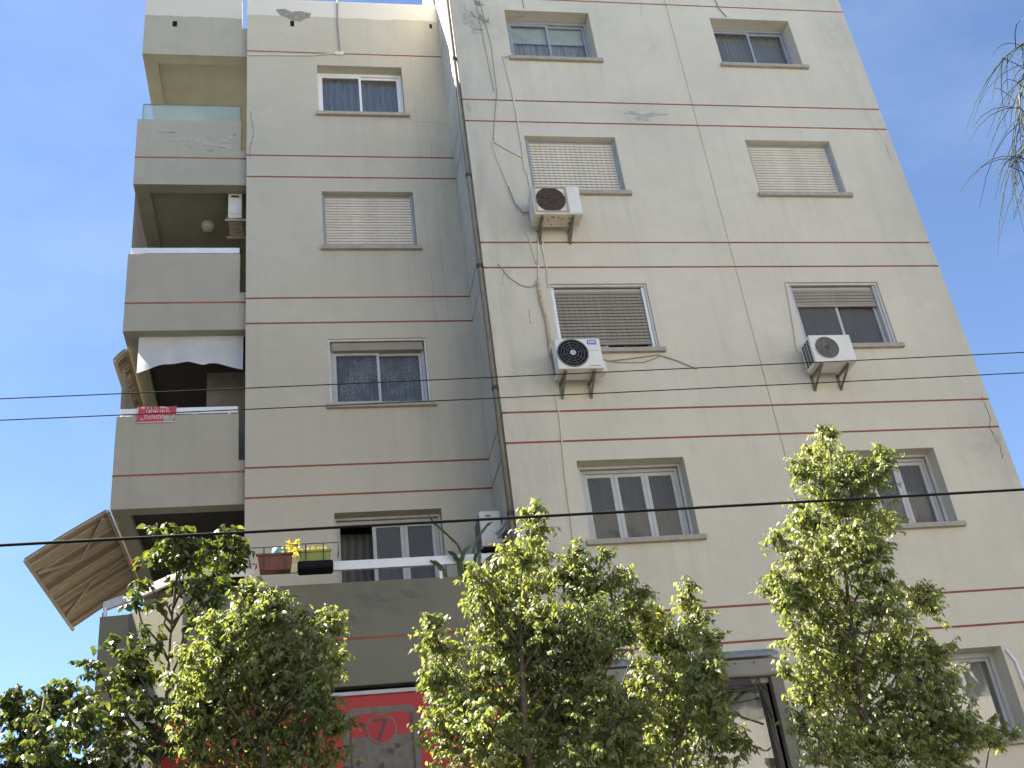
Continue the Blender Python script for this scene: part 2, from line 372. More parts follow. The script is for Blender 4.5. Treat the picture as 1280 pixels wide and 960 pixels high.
M['needle_pale'] = mat('pale_twig', (.14, .145, .10), .8, .3, 20, spec=.1)

# ------------------------------------------------------------------ setting: ground
def slab(name, mt, *b, kind='structure'):
    o = MB().box(*b).build(name, mt); o['kind'] = kind; return o
g = MB(); g.quad((-900,-900,-.16),(900,-900,-.16),(900,900,-.16),(-900,900,-.16)); tag(g.build('ground', M['earth']), kind='structure')
slab('road', M['asphalt'], -150, 150, -11.8, -6.1, -.158, -.12)
slab('pavement', M['paving'], -150, 150, -5.9, 30, -.155, 0)
slab('pavement', M['paving'], -150, 150, -24, -12.0, -.155, 0)
slab('kerb', M['kerb'], -150, 150, -6.1, -5.9, -.15, .004)
slab('kerb', M['kerb'], -150, 150, -12.0, -11.8, -.15, .004)
mk = MB()
for i in range(-20, 21): mk.box(i*4, i*4+2, -9.02, -8.9, -.119, -.116)
tag(mk.build('road_markings', M['paint']), kind='structure')

# ------------------------------------------------------------------ the apartment building
FL = [5.54+3*k for k in range(6)]           # lower red band of each storey
BANDS = []
for k in range(5): BANDS += [(FL[k]-.016, FL[k]+.016)] + ([(FL[k]+.464, FL[k]+.496)])
XR, XL, S = 7.57, -3.59, 1.442              # right edge, left edge of the recessed block, its setback
TOP_R, TOP_L = 21.6, 18.95
bld = empty('apartment_building', 'greyish beige plastered apartment block with thin red bands and stacked corner balconies', 'building')

def facade(mapf, u0, u1, z0, z1, holes, grooves, vgrooves=(), hd=.34, gd=.014):
    """height-field wall: holes are openings hd deep, grooves are joints gd deep"""
    us = sorted({u0, u1, *[h[0] for h in holes], *[h[1] for h in holes], *[x for v in vgrooves for x in v]})
    zs = sorted({z0, z1, *[h[2] for h in holes], *[h[3] for h in holes], *[x for v in grooves for x in v]})
    us = [u for u in us if u0-1e-6 <= u <= u1+1e-6]; zs = [z for z in zs if z0-1e-6 <= z <= z1+1e-6]
    def depth(i, j):
        if i < 0 or j < 0 or i >= len(us)-1 or j >= len(zs)-1: return None
        u, z = (us[i]+us[i+1])/2, (zs[j]+zs[j+1])/2
        if any(h[0] < u < h[1] and h[2] < z < h[3] for h in holes): return hd
        d = 0
        if any(a < z < b for a, b in grooves): d = gd*2
        if any(a < u < b for a, b in vgrooves): d = gd
        return d
    mb = MB(); D = {(i, j): depth(i, j) for i in range(-1, len(us)) for j in range(-1, len(zs))}
    for i in range(len(us)-1):
        for j in range(len(zs)-1):
            d = D[i, j]; a, b, c, e = us[i], us[i+1], zs[j], zs[j+1]
            if d < hd: mb.quad(mapf(a, c, d), mapf(b, c, d), mapf(b, e, d), mapf(a, e, d))
            dn = D[i+1, j]
            if dn is not None and abs(dn-d) > 1e-6: mb.quad(mapf(b, c, d), mapf(b, c, dn), mapf(b, e, dn), mapf(b, e, d))
            dn = D[i, j+1]
            if dn is not None and abs(dn-d) > 1e-6: mb.quad(mapf(a, e, d), mapf(b, e, d), mapf(b, e, dn), mapf(a, e, dn))
    return mb
W1, W2, W3 = (.955, 2.505), (4.815, 6.37), (-2.335, -.785)
def zr(k): return FL[k]+1.49, FL[k]+2.69
holesR = [(*W1, *zr(k)) for k in range(5)]+[(*W2, *zr(k)) for k in range(5)]+[(4.75, 6.37, 4.03, 5.24), (.42, 3.0, 3.3, 5.0)]
holesL = [(*W3, *zr(k)) for k in (1, 2, 3)]+[(W3[0], W3[1], 5.62, 8.25)]
bandsR = list(BANDS)
mR = facade(lambda u, z, d: (u, d, z), 0, XR, 0, TOP_R, holesR, bandsR, [(4.02, 4.036)])
link('right_wall', mR.mesh('wall'), M['wall'], bld).name = 'facade_wall'
bandsL = [b for b in BANDS if b[0] < 17.6]
mL = facade(lambda u, z, d: (u, S+d, z), XL, 0, 5.4, TOP_L, holesL, bandsL, [])
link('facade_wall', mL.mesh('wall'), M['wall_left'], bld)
mS = facade(lambda u, z, d: (d, u, z), 0, S, 5.4, TOP_R, [], bandsR, [])
link('side_wall', mS.mesh('side_wall'), M['wall'], bld)
# red paint in the joints: one strip per joint and facade
for a, b in bandsR:
    MB().box(0.001, XR-.001, .010, .05, a+.001, b-.001).build('red_band', M['red'], bld)
    if a < 17.6: MB().box(XL+.001, -.001, S+.010, S+.05, a+.001, b-.001).build('red_band', M['red'], bld)
    if a < 14.9:
        MB().box(.006, .05, .002, S-.002, a+.001, b-.001).build('red_band', M['crack'], bld)
# hidden body: far walls, roofs, lower storeys
bd = MB()
bd.box(XR-.02, XR, .36, 12, 0, TOP_R); bd.box(-5.4, XR-.021, 11.8, 12, 0, TOP_L-.4); bd.box(0, XR-.02, 11.8, 11.99, TOP_L-.4, TOP_R)
bd.box(.001, XR-.021, .37, 11.79, TOP_R-1, TOP_R-.8)
bd.box(.02, .2, S+.36, 11.79, 5.4, TOP_R-1.01)
bd.box(XL+.02, XL+.2, S+.36, 11.79, 5.4, TOP_L-1.3); bd.box(XL+.201, -.001, S+.37, 11.79, TOP_L-1.25, TOP_L-1.1)
bd.build('body_wall', M['wall'], bld)
dv = MB()
for k in range(5):
    dv.box(.21, XR-.03, .37, 11.7, FL[k]+.05, FL[k]+.3)
    if k < 4: dv.box(XL+.21, -.01, S+.37, 11.7, FL[k]+.05, FL[k]+.3)
dv.box(.21, XR-.03, 3.2, 3.3, 0, TOP_R-1.1); dv.box(XL+.21, .01, 4.2, 4.3, 5.5, TOP_L-1.3)
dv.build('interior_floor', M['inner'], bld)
pr = MB(); pr.box(XL, -.001, S+.2, S+.36, TOP_L-1.3, TOP_L-.002)  # parapet thickness
pr.box(XL+.001, XL+.15, S+.361, 11.7, TOP_L-1.3, TOP_L-.01)
pr.build('roof_parapet', M['wall_left'], bld)

# ---------------- windows
slat_mesh = {}
def get_slat(wd, h, mt):
    key = (round(wd, 3), mt.name)
    if key not in slat_mesh:
        m = MB(); n = 4; prof = [(0, .004), (-.007, .012), (-.009, h*.45), (-.006, h*.85), (0, h*.93)]
        vs = [(x, y, z) for x in (0, wd) for y, z in prof]; fs = [(i, i+1, len(prof)+i+1, len(prof)+i) for i in range(len(prof)-1)]
        fs += [tuple(range(len(prof))), tuple(range(2*len(prof)-1, len(prof)-1, -1))]
        m.add(vs, fs); me = m.mesh('slat'); me.materials.append(mt); slat_mesh[key] = me
    return slat_mesh[key]
def rect_frame(mb, x0, x1, z0, z1, y0, y1, wv, wh=None):
    wh = wh or wv
    mb.box(x0, x0+wv, y0, y1, z0, z1); mb.box(x1-wv, x1, y0, y1, z0, z1)
    mb.box(x0+wv, x1-wv, y0+.0006, y1-.0006, z1-wh, z1); mb.box(x0+wv, x1-wv, y0+.0006, y1-.0006, z0, z0+wh)
def window(face, x0, x1, z0, z1, label=None, fd=.2, frame='alu', sashes=2, shutter=0.0, slat='cream_slat', outer=None, glass='glass',
           curtain=None, sill=True, box=0.0, top_blind=0, perf=False, open_first=False, guide='bluealu', sash_mat=None, fw_=.045):
    y = face
    ox0, ox1, oz0, oz1 = x0, x1, z0, z1
    fr = MB()
    f0 = y+fd
    if outer:                                   # flush white surround, then the window behind it
        ins = .26*outer if face == 0 else .002; x0 += ins; rect_frame(fr, x0, x1-.002, z0+.002, z1-.002, y+outer, y+outer+.04, .032)
        win = fr.build('window', M['offwhite'], bld)
        fr2 = MB(); rect_frame(fr2, x0+.034, x1-.034, z0+.034, z1-.034, f0, f0+.06, fw_, fw_+.005); fr2.build('frame', M[frame], win)
        x0, x1, z0, z1 = x0+.034, x1-.034, z0+.034, z1-.034
    else:
        if face == 0: x0 += .26*fd-.01
        rect_frame(fr, x0+.002, x1-.002, z0+.002, z1-.002, f0, f0+.06, fw_, fw_+.01)
        win = fr.build('window', M[frame], bld)
    if label: win['label'] = label
    if sill:
        MB().box(ox0-.05, ox1+.075, y-.065, y+.16, oz0-.065, oz0+.006).build('sill', M['sill'], win, bevel=.006)
        MB().box(ox0+.002, ox1-.002, y+.161, y+.34, oz0-.05, oz0+.004).build('sill', M['sill'], win)
    ix0, ix1, iz0, iz1 = x0+fw_, x1-fw_, z0+fw_+.01, z1-fw_-.01
    if box:
        MB().box(ix0-.02, ix1+.02, f0-.07, f0+.05, iz1-box, iz1+.04).build('shutter_box', M[slat], win); iz1 -= box
    if shutter > 0:
        h = .058; nsl = int(round((iz1-iz0)*shutter/h)); wd = ix1-ix0
        me = get_slat(wd, h, M[slat if not perf else perf])
        for i in range(nsl):
            o = link('slat', me, None, win); o.location = (ix0, f0-.01, iz1-(i+1)*h)
        if shutter < .99: MB().box(ix0, ix1, f0-.02, f0+.004, iz1-nsl*h-.04, iz1-nsl*h).build('bottom_rail', M[slat], win)
        MB().box(x0+.003, ix0-.001, f0-.045, f0-.002, z0+.004, z1-.004).build('guide_rail', M[guide], win); MB().box(ix1+.001, x1-.003, f0-.045, f0-.002, z0+.004, z1-.004).build('guide_rail', M[guide], win)
    if sashes:
        n = sashes; wd = (ix1-ix0)/n; sm = M[sash_mat or frame]
        for i in range(n):
            a, b = ix0+i*wd, ix0+(i+1)*wd
            ys = f0+.012+(.03 if (i % 2 and n == 2) else 0)
            if n == 2: a, b = (a, b+.025) if i == 0 else (a-.02, b)
            if open_first and i == 0: continue
            sf = MB(); rect_frame(sf, a+.002, b-.002, iz0+.002, iz1-.002, ys, ys+.028, .042 if n == 2 else .052)
            s = sf.build('sash', sm, win)
            e = .042 if n == 2 else .052
            MB().box(a+e, b-e, ys+.011, ys+.017, iz0+e, iz1-e).build('pane', M[glass], win)
        yb = f0+.14
        if curtain:
            cols = 60; vs = []; fs = []
            for i in range(cols+1):
                u = x0+(x1-x0)*i/cols; yy = yb+.014*math.sin(i*1.9)+.008*math.sin(i*.7)
                vs += [(u, yy, z0), (u, yy, z1)]
            for i in range(cols): fs.append((2*i, 2*i+2, 2*i+3, 2*i+1))
            MB().add(vs, fs).build('curtain', M[curtain], win)
        if top_blind: MB().box(ix0, ix1, yb-.05, yb-.045, iz1-top_blind, iz1).build('roller_blind', M['roller_teal'], win)
    return win
for k in range(5):
    z0, z1 = zr(k)
    if k == 3:
        window(0, *W1, z0, z1, 'top two pane window with pale half drawn roller blind', fd=.25, frame='bluealu', curtain='curtain_mauve', top_blind=.42)
        window(0, *W2, z0, z1, 'top right two pane window with plain grey panes', fd=.25, frame='bluealu', curtain='plain_grey')
    elif k == 2:
        window(0, *W1, z0, z1, 'window closed by cream dotted roller shutter behind an air conditioner', fd=.14, frame='bluealu', shutter=1, slat='cream_slat', sashes=0, perf='cream_perf')
        window(0, *W2, z0, z1, 'window closed by plain cream roller shutter', fd=.14, frame='bluealu', shutter=1, slat='cream_slat', sashes=0)
    elif k == 1:
        window(0, *W1, z0, z1, 'window with brown roller shutter nearly down inside white surround', fd=.10, outer=.03, frame='alu', shutter=.92, slat='brown_slat', perf='brown_perf', curtain='curtain_dark', guide='white')
        window(0, *W2, z0, z1, 'two pane window with brown shutter one third down', fd=.10, outer=.03, frame='alu', shutter=.3, slat='brown_slat', curtain='curtain_dark', guide='alu', glass='screen')
    elif k == 0:
        window(0, *W1, z0, z1, 'three sash window with thin white surround in deep reveal', fd=.27, outer=.21, frame='alu', sashes=3, glass='screen', curtain='curtain_dark')
        window(0, *W2, z0, z1, 'three sash window partly behind tall slim tree', fd=.27, outer=.21, frame='alu', sashes=3, glass='screen', curtain='curtain_grey')
    else:
        window(0, *W1, z0, z1, fd=.25, frame='bluealu'); window(0, *W2, z0, z1, fd=.25, frame='bluealu')
window(0, 4.75, 6.37, 4.03, 5.24, 'lowest window reflecting a cream building in its glass', fd=.24, frame='alu', glass='glass_mirror', curtain='curtain_beige', fw_=.06)
window(S, *W3, *zr(3), 'white framed window reflecting clouds beside balcony', fd=.2, frame='white', glass='glass_cloud', curtain='curtain_grey')
window(S, *W3, *zr(2), 'window closed by cream shutter between bluish guides', fd=.13, frame='bluealu', shutter=1, slat='cream_slat', sashes=0)
window(S, *W3, *zr(1), 'window with lace curtain and beige shutter box', fd=.12, outer=.02, frame='alu', glass='glass', curtain='lace', box=.10, slat='brown_slat')
window(S, W3[0], W3[1], 5.62, 8.25, 'tall terrace door of three leaves with white surround', fd=.26, outer=.2, frame='alu', sashes=3, glass='screen', curtain=None, sill=False, open_first=True)
MB().box(W3[0]+.06, W3[0]+.6, S+.7, S+.72, 5.65, 8.2).build('curtain', M['curtain_dark'], bld)
MB().box(W3[0]+.55, W3[1]-.06, S+.42, S+.44, 5.65, 8.2).build('curtain', M['curtain_dark'], bld)

# ---------------- corner balconies
BX0, BX1, BY, BYE = -5.44, -3.69, 1.545, 5.2
def balcony(z_bot, z_par, z_band, roof=False, label=None):
    m = MB()
    if not roof:
        m.box(BX0, BX1, BY, BY+.16, z_bot, z_par)                              # front parapet
        m.box(BX1+.0005, XL-.004, BY+.005, BY+.155, z_bot+.004, z_band+.19)           # low link to the wall
        m.box(BX0, BX0+.16, BY+.161, BYE, z_bot, z_par-.5)
    else:
        m.box(BX0, BX1, BY, BY+.16, z_bot, TOP_L+.1)
        m.box(BX1+.0005, XL-.004, BY+.005, BY+.155, z_bot+.004, 18.24)
        m.box(BX0, BX0+.16, BY+.161, BYE, z_bot, TOP_L+.1)
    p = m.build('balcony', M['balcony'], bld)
    if label: p['label'] = label
    c = MB(); c.box(BX0+.002, XL-.006, BY+.008, BY+.22, z_bot-.003, z_bot+.1)   # edge beam, front and left
    c.box(BX0+.002, BX0+.24, BY+.221, BYE, z_bot-.0035, z_bot+.1)
    c.build('edge_beam', M['soffit'], p)
    MB().box(BX0+.1, XL-.003, BY+.12, BYE, z_bot+.13, z_bot+.3).build('soffit', M['soffit' if z_bot > 14 else 'shaded_soffit'], p)
    return p
def band_on(p, z):
    MB().box(BX0-.003, XL-.003, BY-.003, BY+.02, z-.014, z+.014).build('red_band', M['red'], p)
p4 = balcony(17.5, 0, 0, True, 'roof edge of the corner balconies with drain hole')
p3 = balcony(14.44, 15.9, 15.02, label='top corner balcony with glass balustrade on its flaking parapet'); band_on(p3, 15.03)
p2 = balcony(11.5, 12.98, 12.02, label='corner balcony with white rail and ceiling lamp'); band_on(p2, 12.02)
p1 = balcony(8.5, 9.99, 9.02, label='corner balcony with white cloth awning and red notice'); band_on(p1, 9.02)
MB().box(-4.94, -4.86, BY-.004, BY+.05, 18.22, 18.36).build('drain_hole', M['rubber'], p4)
MB().box(-2.80, -2.73, S-.004, S+.05, 18.22, 18.37).build('drain_hole', M['rubber'], bld)
MB().box(-.17, -.12, S-.004, S+.05, 18.3, 18.42).build('drain_hole', M['rubber'], bld)
gl = MB(); gl.box(-5.36, -3.71, 1.60, 1.612, 15.9, 16.30).build('glass_panel', M['balustrade_glass'], p3)
gl = MB(); gl.box(-5.366, -5.354, 1.613, 4.6, 15.4, 16.30).build('glass_panel', M['balustrade_glass'], p3)
ge = MB(); ge.box(-5.372, -5.361, 1.592, 1.6, 15.9, 16.31); ge.box(-5.36, -3.71, 1.596, 1.616, 16.30, 16.312); ge.box(-3.71, -3.70, 1.6, 1.612, 15.9, 16.30); ge.build('glass_edge', M['steel'], p3)
for p, z0 in ((p2, 12.98), (p1, 9.99)):
    r = MB(); r.box(-5.40, -3.70, 1.57, 1.62, z0+.035, z0+.145); rail = r.build('railing', M['white'], p, bevel=.008)
    for x in (-5.36, -3.83): MB().box(x-.02, x+.02, 1.58, 1.61, z0-.02, z0+.034).build('rail_post', M['white'], p)
# back wall and end wall of the balcony bay, with grey side screens
bk = MB(); bk.box(BX0, XL, BYE, BYE+.2, 5.4, 17.5); bk.build('back_wall', M['wall_left'], bld)
for k, (za, zb) in enumerate(((12.5, 14.44), (9.5, 10.97))):
    sm = MB(); n = 14
    vs = []; fs = []
    for i in range(n+1):
        y = BY+.18+(3.1-k*.4)*i/n; xx = BX0+.012+.012*math.sin(i*1.3)
        vs += [(xx, y, za), (xx, y, zb-.02)]
    for i in range(n): fs.append((2*i, 2*i+2, 2*i+3, 2*i+1))
    sm.add(vs, fs).build('side_screen', M['screen_cloth'], (p2, p1)[k])
# ceiling lamps (rest on the soffits: things)
def globe(x, y, z, label):
    t = empty('ceiling_lamp', label, 'lamp', (x, y, z), 'balcony ceiling lamps')
    m = MB(); n = 18; prof = [(.105, 0), (.112, -.015), (.112, -.045), (.10, -.07), (.07, -.09), (.03, -.098)]
    vs = []; fs = []
    for r_, h in prof:
        for i in range(n): vs.append((r_*math.cos(2*math.pi*i/n), r_*math.sin(2*math.pi*i/n), h-.028))
    for j in range(len(prof)-1):
        for i in range(n): fs.append((j*n+i, j*n+(i+1) % n, (j+1)*n+(i+1) % n, (j+1)*n+i))
    fs.append(tuple((len(prof)-1)*n+i for i in range(n)))
    m.add(vs, fs).build('shade', M['lamp'], t, True)
    b = MB(); vs = []
    b.tube([(0, 0, 0), (0, 0, -.03)], .12, 18).build('base', M['ac_old'], t)
globe(-4.33, 2.78, 14.57, 'round ceiling lamp above the plain white balcony rail')
globe(-4.33, 2.5, 11.63, 'round ceiling lamp in the dark balcony behind white cloth')

# ---------------- terrace
TY = .30
poly = [(-.002, TY), (-4.27, TY), (-5.02, 1.0), (-5.38, 1.04)]
def along(poly, z0, z1, th, mb=None):
    mb = mb or MB()
    for (ax, ay), (bx, by) in zip(poly[:-1], poly[1:]):
        d = Vector((bx-ax, by-ay, 0)).normalized(); nrm = Vector((d.y, -d.x, 0))
        if nrm.y < 0: nrm = -nrm
        mb.prism([(ax, ay, z0), (bx, by, z0), (bx+nrm.x*th, by+nrm.y*th, z0), (ax+nrm.x*th, ay+nrm.y*th, z0)], (0, 0, z1-z0))
    return mb
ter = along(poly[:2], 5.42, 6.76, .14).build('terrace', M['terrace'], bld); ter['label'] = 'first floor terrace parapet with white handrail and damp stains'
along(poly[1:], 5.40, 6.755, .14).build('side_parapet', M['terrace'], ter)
MB().box(-5.41, -5.385, 1.35, 4.6, 6.3, 6.925).build('side_screen', M['backing'], ter)
MB().prism([(-.01, TY+.13, 5.44), (-4.2, TY+.13, 5.44), (-4.95, 1.1, 5.44), (-5.3, 1.2, 5.44), (-5.3, 5, 5.44), (-.01, 5, 5.44)], (0, 0, .17)).build('terrace_floor', M['paving'], ter)
MB().box(-4.26, -.004, TY-.004, TY+.02, 6.0, 6.03).build('red_band', M['red'], ter)
rl = along([(-.03, TY-.02), (-4.28, TY-.02)], 6.93, 7.05, .05).build('railing', M['white'], ter)
along([(-4.29, TY-.01), (-5.02, .99), (-5.40, 1.30)], 6.935, 7.05, .05).build('railing', M['white'], ter)
for x in (-4.2, -3.4, -1.02, -.12): MB().box(x-.02, x+.02, TY-.005, TY+.02, 6.74, 6.931).build('rail_post', M['white'], ter)
MB().box(-5.37, -5.33, 1.2, 1.24, 6.74, 6.94).build('rail_post', M['white'], ter)
# damp stains on the terrace front: thin irregular marks
def blotch(name, cx, cz, rx, rz, y, mt, parent, seed, n=26, jag=.45):
    y -= (seed % 10)*.0004
    r_ = random.Random(seed); pts = []
    ph = [r_.uniform(0, 6.28) for _ in range(4)]
    for i in range(n):
        a = 2*math.pi*i/n
        q = 1+jag*(.5*math.sin(2*a+ph[0])+.35*math.sin(3*a+ph[1])+.3*math.sin(5*a+ph[2])+.25*r_.uniform(-1, 1))
        pts.append((cx+rx*q*math.cos(a), y, cz+rz*q*math.sin(a)))
    return MB().prism(pts, (0, .004, 0)).build(name, mt, parent)
M['damp'] = mat('damp_stain', (.15, .145, .12), .9, .12, 12)
for i, (cx, cz, rx, rz) in enumerate([(-1.93, 6.55, .12, .045), (-1.78, 6.50, .07, .03), (-1.45, 6.57, .10, .045), (-1.38, 6.53, .06, .03), (-2.2, 6.3, .05, .08)]):
    blotch('stain', cx, cz, rx, rz, TY-.0035, M['damp'], ter, 40+i, jag=.7)
# exposed plaster and filler on the walls
poly_p = [(-3.07, 18.66), (-2.9, 18.69), (-2.78, 18.61), (-2.62, 18.64), (-2.41, 18.59), (-2.43, 18.47), (-2.52, 18.44), (-2.62, 18.36), (-2.76, 18.39), (-2.85, 18.44), (-2.99, 18.52)]
MB().prism([(x, S-.004, z) for x, z in poly_p], (0, .005, 0)).build('bare_patch', M['concrete'], bld)
for i, (cx, cz, rx, rz) in enumerate([(.50, 17.36, .08, .05), (.36, 17.07, .05, .07), (.52, 16.98, .05, .10), (.44, 16.70, .06, .03), (.62, 16.92, .03, .06)]):
    blotch('bare_patch', cx, cz, rx, rz, -.0035, M['concrete'], bld, 10+i, jag=.8)
for i, (cx, cz, rx, rz) in enumerate([(.40, 16.62, .08, .03), (2.95, 14.78, .16, .04), (3.25, 14.76, .2, .04), (3.05, 14.66, .10, .04), (.30, 16.9, .10, .2), (.08, 14.83, .03, .09)]):
    blotch('filler_patch', cx, cz, rx, rz, -.0025, M['patch'], bld, 60+i, jag=.8)
for i, (cx, cz, rx, rz) in enumerate([(-4.7, 15.44, .22, .05), (-4.35, 15.38, .20, .07), (-4.05, 15.42, .16, .06), (-3.95, 15.3, .14, .05), (-4.5, 15.3, .12, .03), (-4.95, 15.62, .10, .02), (-3.85, 15.5, .06, .04)]):
    blotch('filler_patch', cx, cz, rx, rz, BY-.0025, M['patch'], p3, 80+i, jag=.8)
for i, (cx, cz) in enumerate([(-3.8, 15.58), (-4.0, 15.28), (-4.85, 15.6), (-4.2, 15.2)]):
    blotch('bare_patch', cx, cz, .035, .012, BY-.0045, M['concrete'], p3, 95+i, jag=.9)
def crack(pts, y, wd=.008, parent=bld, seed=1):
    r_ = random.Random(seed); full = []
    for (ax, az), (bx, bz) in zip(pts[:-1], pts[1:]):
        k = 6
        for i in range(k):
            t = i/k; full.append((ax+(bx-ax)*t+r_.uniform(-.018, .018), az+(bz-az)*t+r_.uniform(-.018, .018)))
    full.append(pts[-1]); m = MB(); vs = []; fs = []
    for i, (x, z) in enumerate(full):
        dx, dz = (full[min(i+1, len(full)-1)][0]-full[max(i-1, 0)][0], full[min(i+1, len(full)-1)][1]-full[max(i-1, 0)][1]); L = math.hypot(dx, dz) or 1
        h = wd*.34*(.4+r_.random()); vs += [(x-dz/L*h, y-.002, z+dx/L*h), (x+dz/L*h, y-.002, z-dx/L*h)]
    for i in range(len(full)-1): fs.append((2*i, 2*i+1, 2*i+3, 2*i+2))
    m.add(vs, fs).build('crack', M['crack'], parent)
crack([(-3.53, 16.05), (-3.5, 15.75), (-3.46, 15.5), (-3.50, 15.35), (-3.54, 15.2), (-3.53, 14.95)], S, .014)
crack([(7.45, 9.05), (7.47, 8.75), (7.40, 8.5), (7.45, 8.2), (7.42, 8.0)], 0, .016, seed=2)
crack([(7.40, 8.5), (7.50, 8.3)], 0, .010, seed=3)
crack([(7.35, 14.6), (7.4, 14.3), (7.43, 13.8)], 0, .009, seed=4)
crack([(.30, 11.5), (.24, 11.2)], 0, .009, seed=5)
crack([(.60, 10.75), (.60, 10.5)], 0, .012, seed=6)
crack([(-.75, 15.92), (-.3, 15.85), (-.05, 15.82)], S, .006, seed=8)
crack([(.25, 17.3), (.3, 17.0), (.38, 16.85), (.37, 16.6)], 0, .010, seed=9)
crack([(3.55, 17.6), (3.5, 17.2)], 0, .006, seed=10)
for i, x in enumerate((-.62, -.42)): crack([(x, 17.5), (x+.03, 15.5), (x+.02, 13.5), (x+.04, 11.5)], S, .0035, seed=20+i)
# roof cable conduit coming down the recessed block
cm = MB(); cm.tube([(-1.9, S-.015, 19.0), (-1.92, S-.015, 18.3), (-1.90, S-.015, 17.56)], .016).build('roof_cable', M['cable'], bld)
cm = MB(); cm.tube([(-1.90, S-.02, 17.55), (-2.4, S-.015, 17.46), (-3.58, S-.015, 17.42)], .012); cm.box(-2.0, -1.84, S-.03, S+.002, 17.49, 17.57); cm.build('roof_cable', M['conduit'], bld)

# ---------------- ground floor and shop front under the terrace
sh = MB(); sh.box(-4.9, -.002, .62, .8, 0, 5.41); sh.box(XL, -.001, S+.3, S+.5, 0, 5.4); sh.build('shop_wall', M['wall'], bld)
MB().box(-5.4, -5.2, 1.4, 11.7, 0, 5.4).build('lower_wall', M['wall'], bld)
MB().box(-5.2, -4.85, .95, 1.4, 0, 5.4).build('corner_pier', M['wall'], bld)

# ------------------------------------------------------------------ things on the building
sg = empty('shop_sign', 'large red shop sign with round seven emblem under the terrace', 'sign', (-2, TY, 3.4))
def P(o, p): o.parent = p; o.matrix_parent_inverse = Matrix.Translation(-p.location); return o
P(MB().box(-4.25, -.3, .32, .40, 3.2, 5.30).build('panel', M['signred']), sg)
P(MB().box(-4.26, -.29, .28, .42, 5.30, 5.345).build('trim', M['alu']), sg)
def rrect(x0, x1, z0, z1, r, y, n=6, bottom=True):
    pts = []
    for cx, cz, a0 in ((x1-r, z1-r, 0), (x0+r, z1-r, 90), (x0+r, z0+r, 180), (x1-r, z0+r, 270)):
        for i in range(n+1):
            a = R(a0+90*i/n); pts.append((cx+r*math.cos(a), y, cz+r*math.sin(a)))
    return pts
ring = MB(); o_, i_ = rrect(-2.36, -1.44, 3.3, 5.15, .16, .318), rrect(-2.27, -1.53, 3.38, 5.07, .10, .318)
vs = o_+i_+[(x, y-.003, z) for x, y, z in o_]+[(x, y-.003, z) for x, y, z in i_]; n = len(o_)
ring.add(vs, [(2*n+i, 2*n+(i+1) % n, 3*n+(i+1) % n, 3*n+i) for i in range(n)]); P(ring.build('print_frame', M['signgrey']), sg)
P(MB().prism(rrect(-2.268, -1.532, 3.39, 4.80, .02, .3155, 2), (0, .003, 0)).build('print_field', M['signgrey']), sg)
dk = MB(); dk.box(-2.285, -2.265, .311, .3145, 3.4, 5.05); dk.box(-1.545, -1.515, .311, .3145, 3.4, 5.06)
r2 = random.Random(3)
for i in range(26):
    x, z = r2.uniform(-2.2, -1.65), r2.uniform(3.9, 4.7); dk.prism([(x+r2.uniform(.01, .06)*math.cos(a), .3125-i*.00005, z+r2.uniform(.01, .05)*math.sin(a)) for a in (0, 1, 2, 3, 4, 5)], (0, .002, 0))
P(dk.build('print_marks', M['signdark']), sg)
P(MB().disc((-1.90, .314, 4.88), .17, .003).build('emblem', M['signred']), sg)
P(MB().disc((-1.90, .3115, 4.88), .185, .003, r0=.165).build('emblem_ring', M['signgrey']), sg)
sv = MB(); sv.prism([(-2.0, .309, 5.0), (-1.82, .309, 5.0), (-1.82, .309, 4.97), (-1.93, .309, 4.74), (-1.97, .309, 4.74), (-1.87, .309, 4.965), (-2.0, .309, 4.965)], (0, .002, 0))
P(sv.build('emblem_numeral', M['signdark']), sg)
# second red panel on the chamfered corner
cs = empty('corner_sign', 'small sunlit red shop panel with white strip at the chamfered corner', 'sign', (-4.65, .7, 4.6))
d = Vector((-.75, .70, 0)).normalized(); nn = Vector((-d.y, d.x, 0)); nn = -nn if nn.y > 0 else nn
a = Vector((-4.27, .32, 0))+nn*.0; b = Vector((-5.0, 1.0, 0))
P(MB().prism([(a.x, a.y, 4.55), (b.x, b.y, 4.55), (b.x, b.y, 5.2), (a.x, a.y, 5.2)], (.03, .03, 0)).build('panel', M['signred']), cs)
P(MB().prism([(a.x+nn.x*.02, a.y+nn.y*.02, 4.46), (b.x+nn.x*.02, b.y+nn.y*.02, 4.46), (b.x+nn.x*.02, b.y+nn.y*.02, 4.545), (a.x+nn.x*.02, a.y+nn.y*.02, 4.545)], (.05, .05, 0)).build('strip', M['white']), cs)
MB().prism([(-4.3, .40, 0), (-5.0, 1.06, 0), (-5.0, 1.3, 0), (-4.3, 1.3, 0)], (0, 0, 5.40)).build('corner_pier', M['wall'], bld)

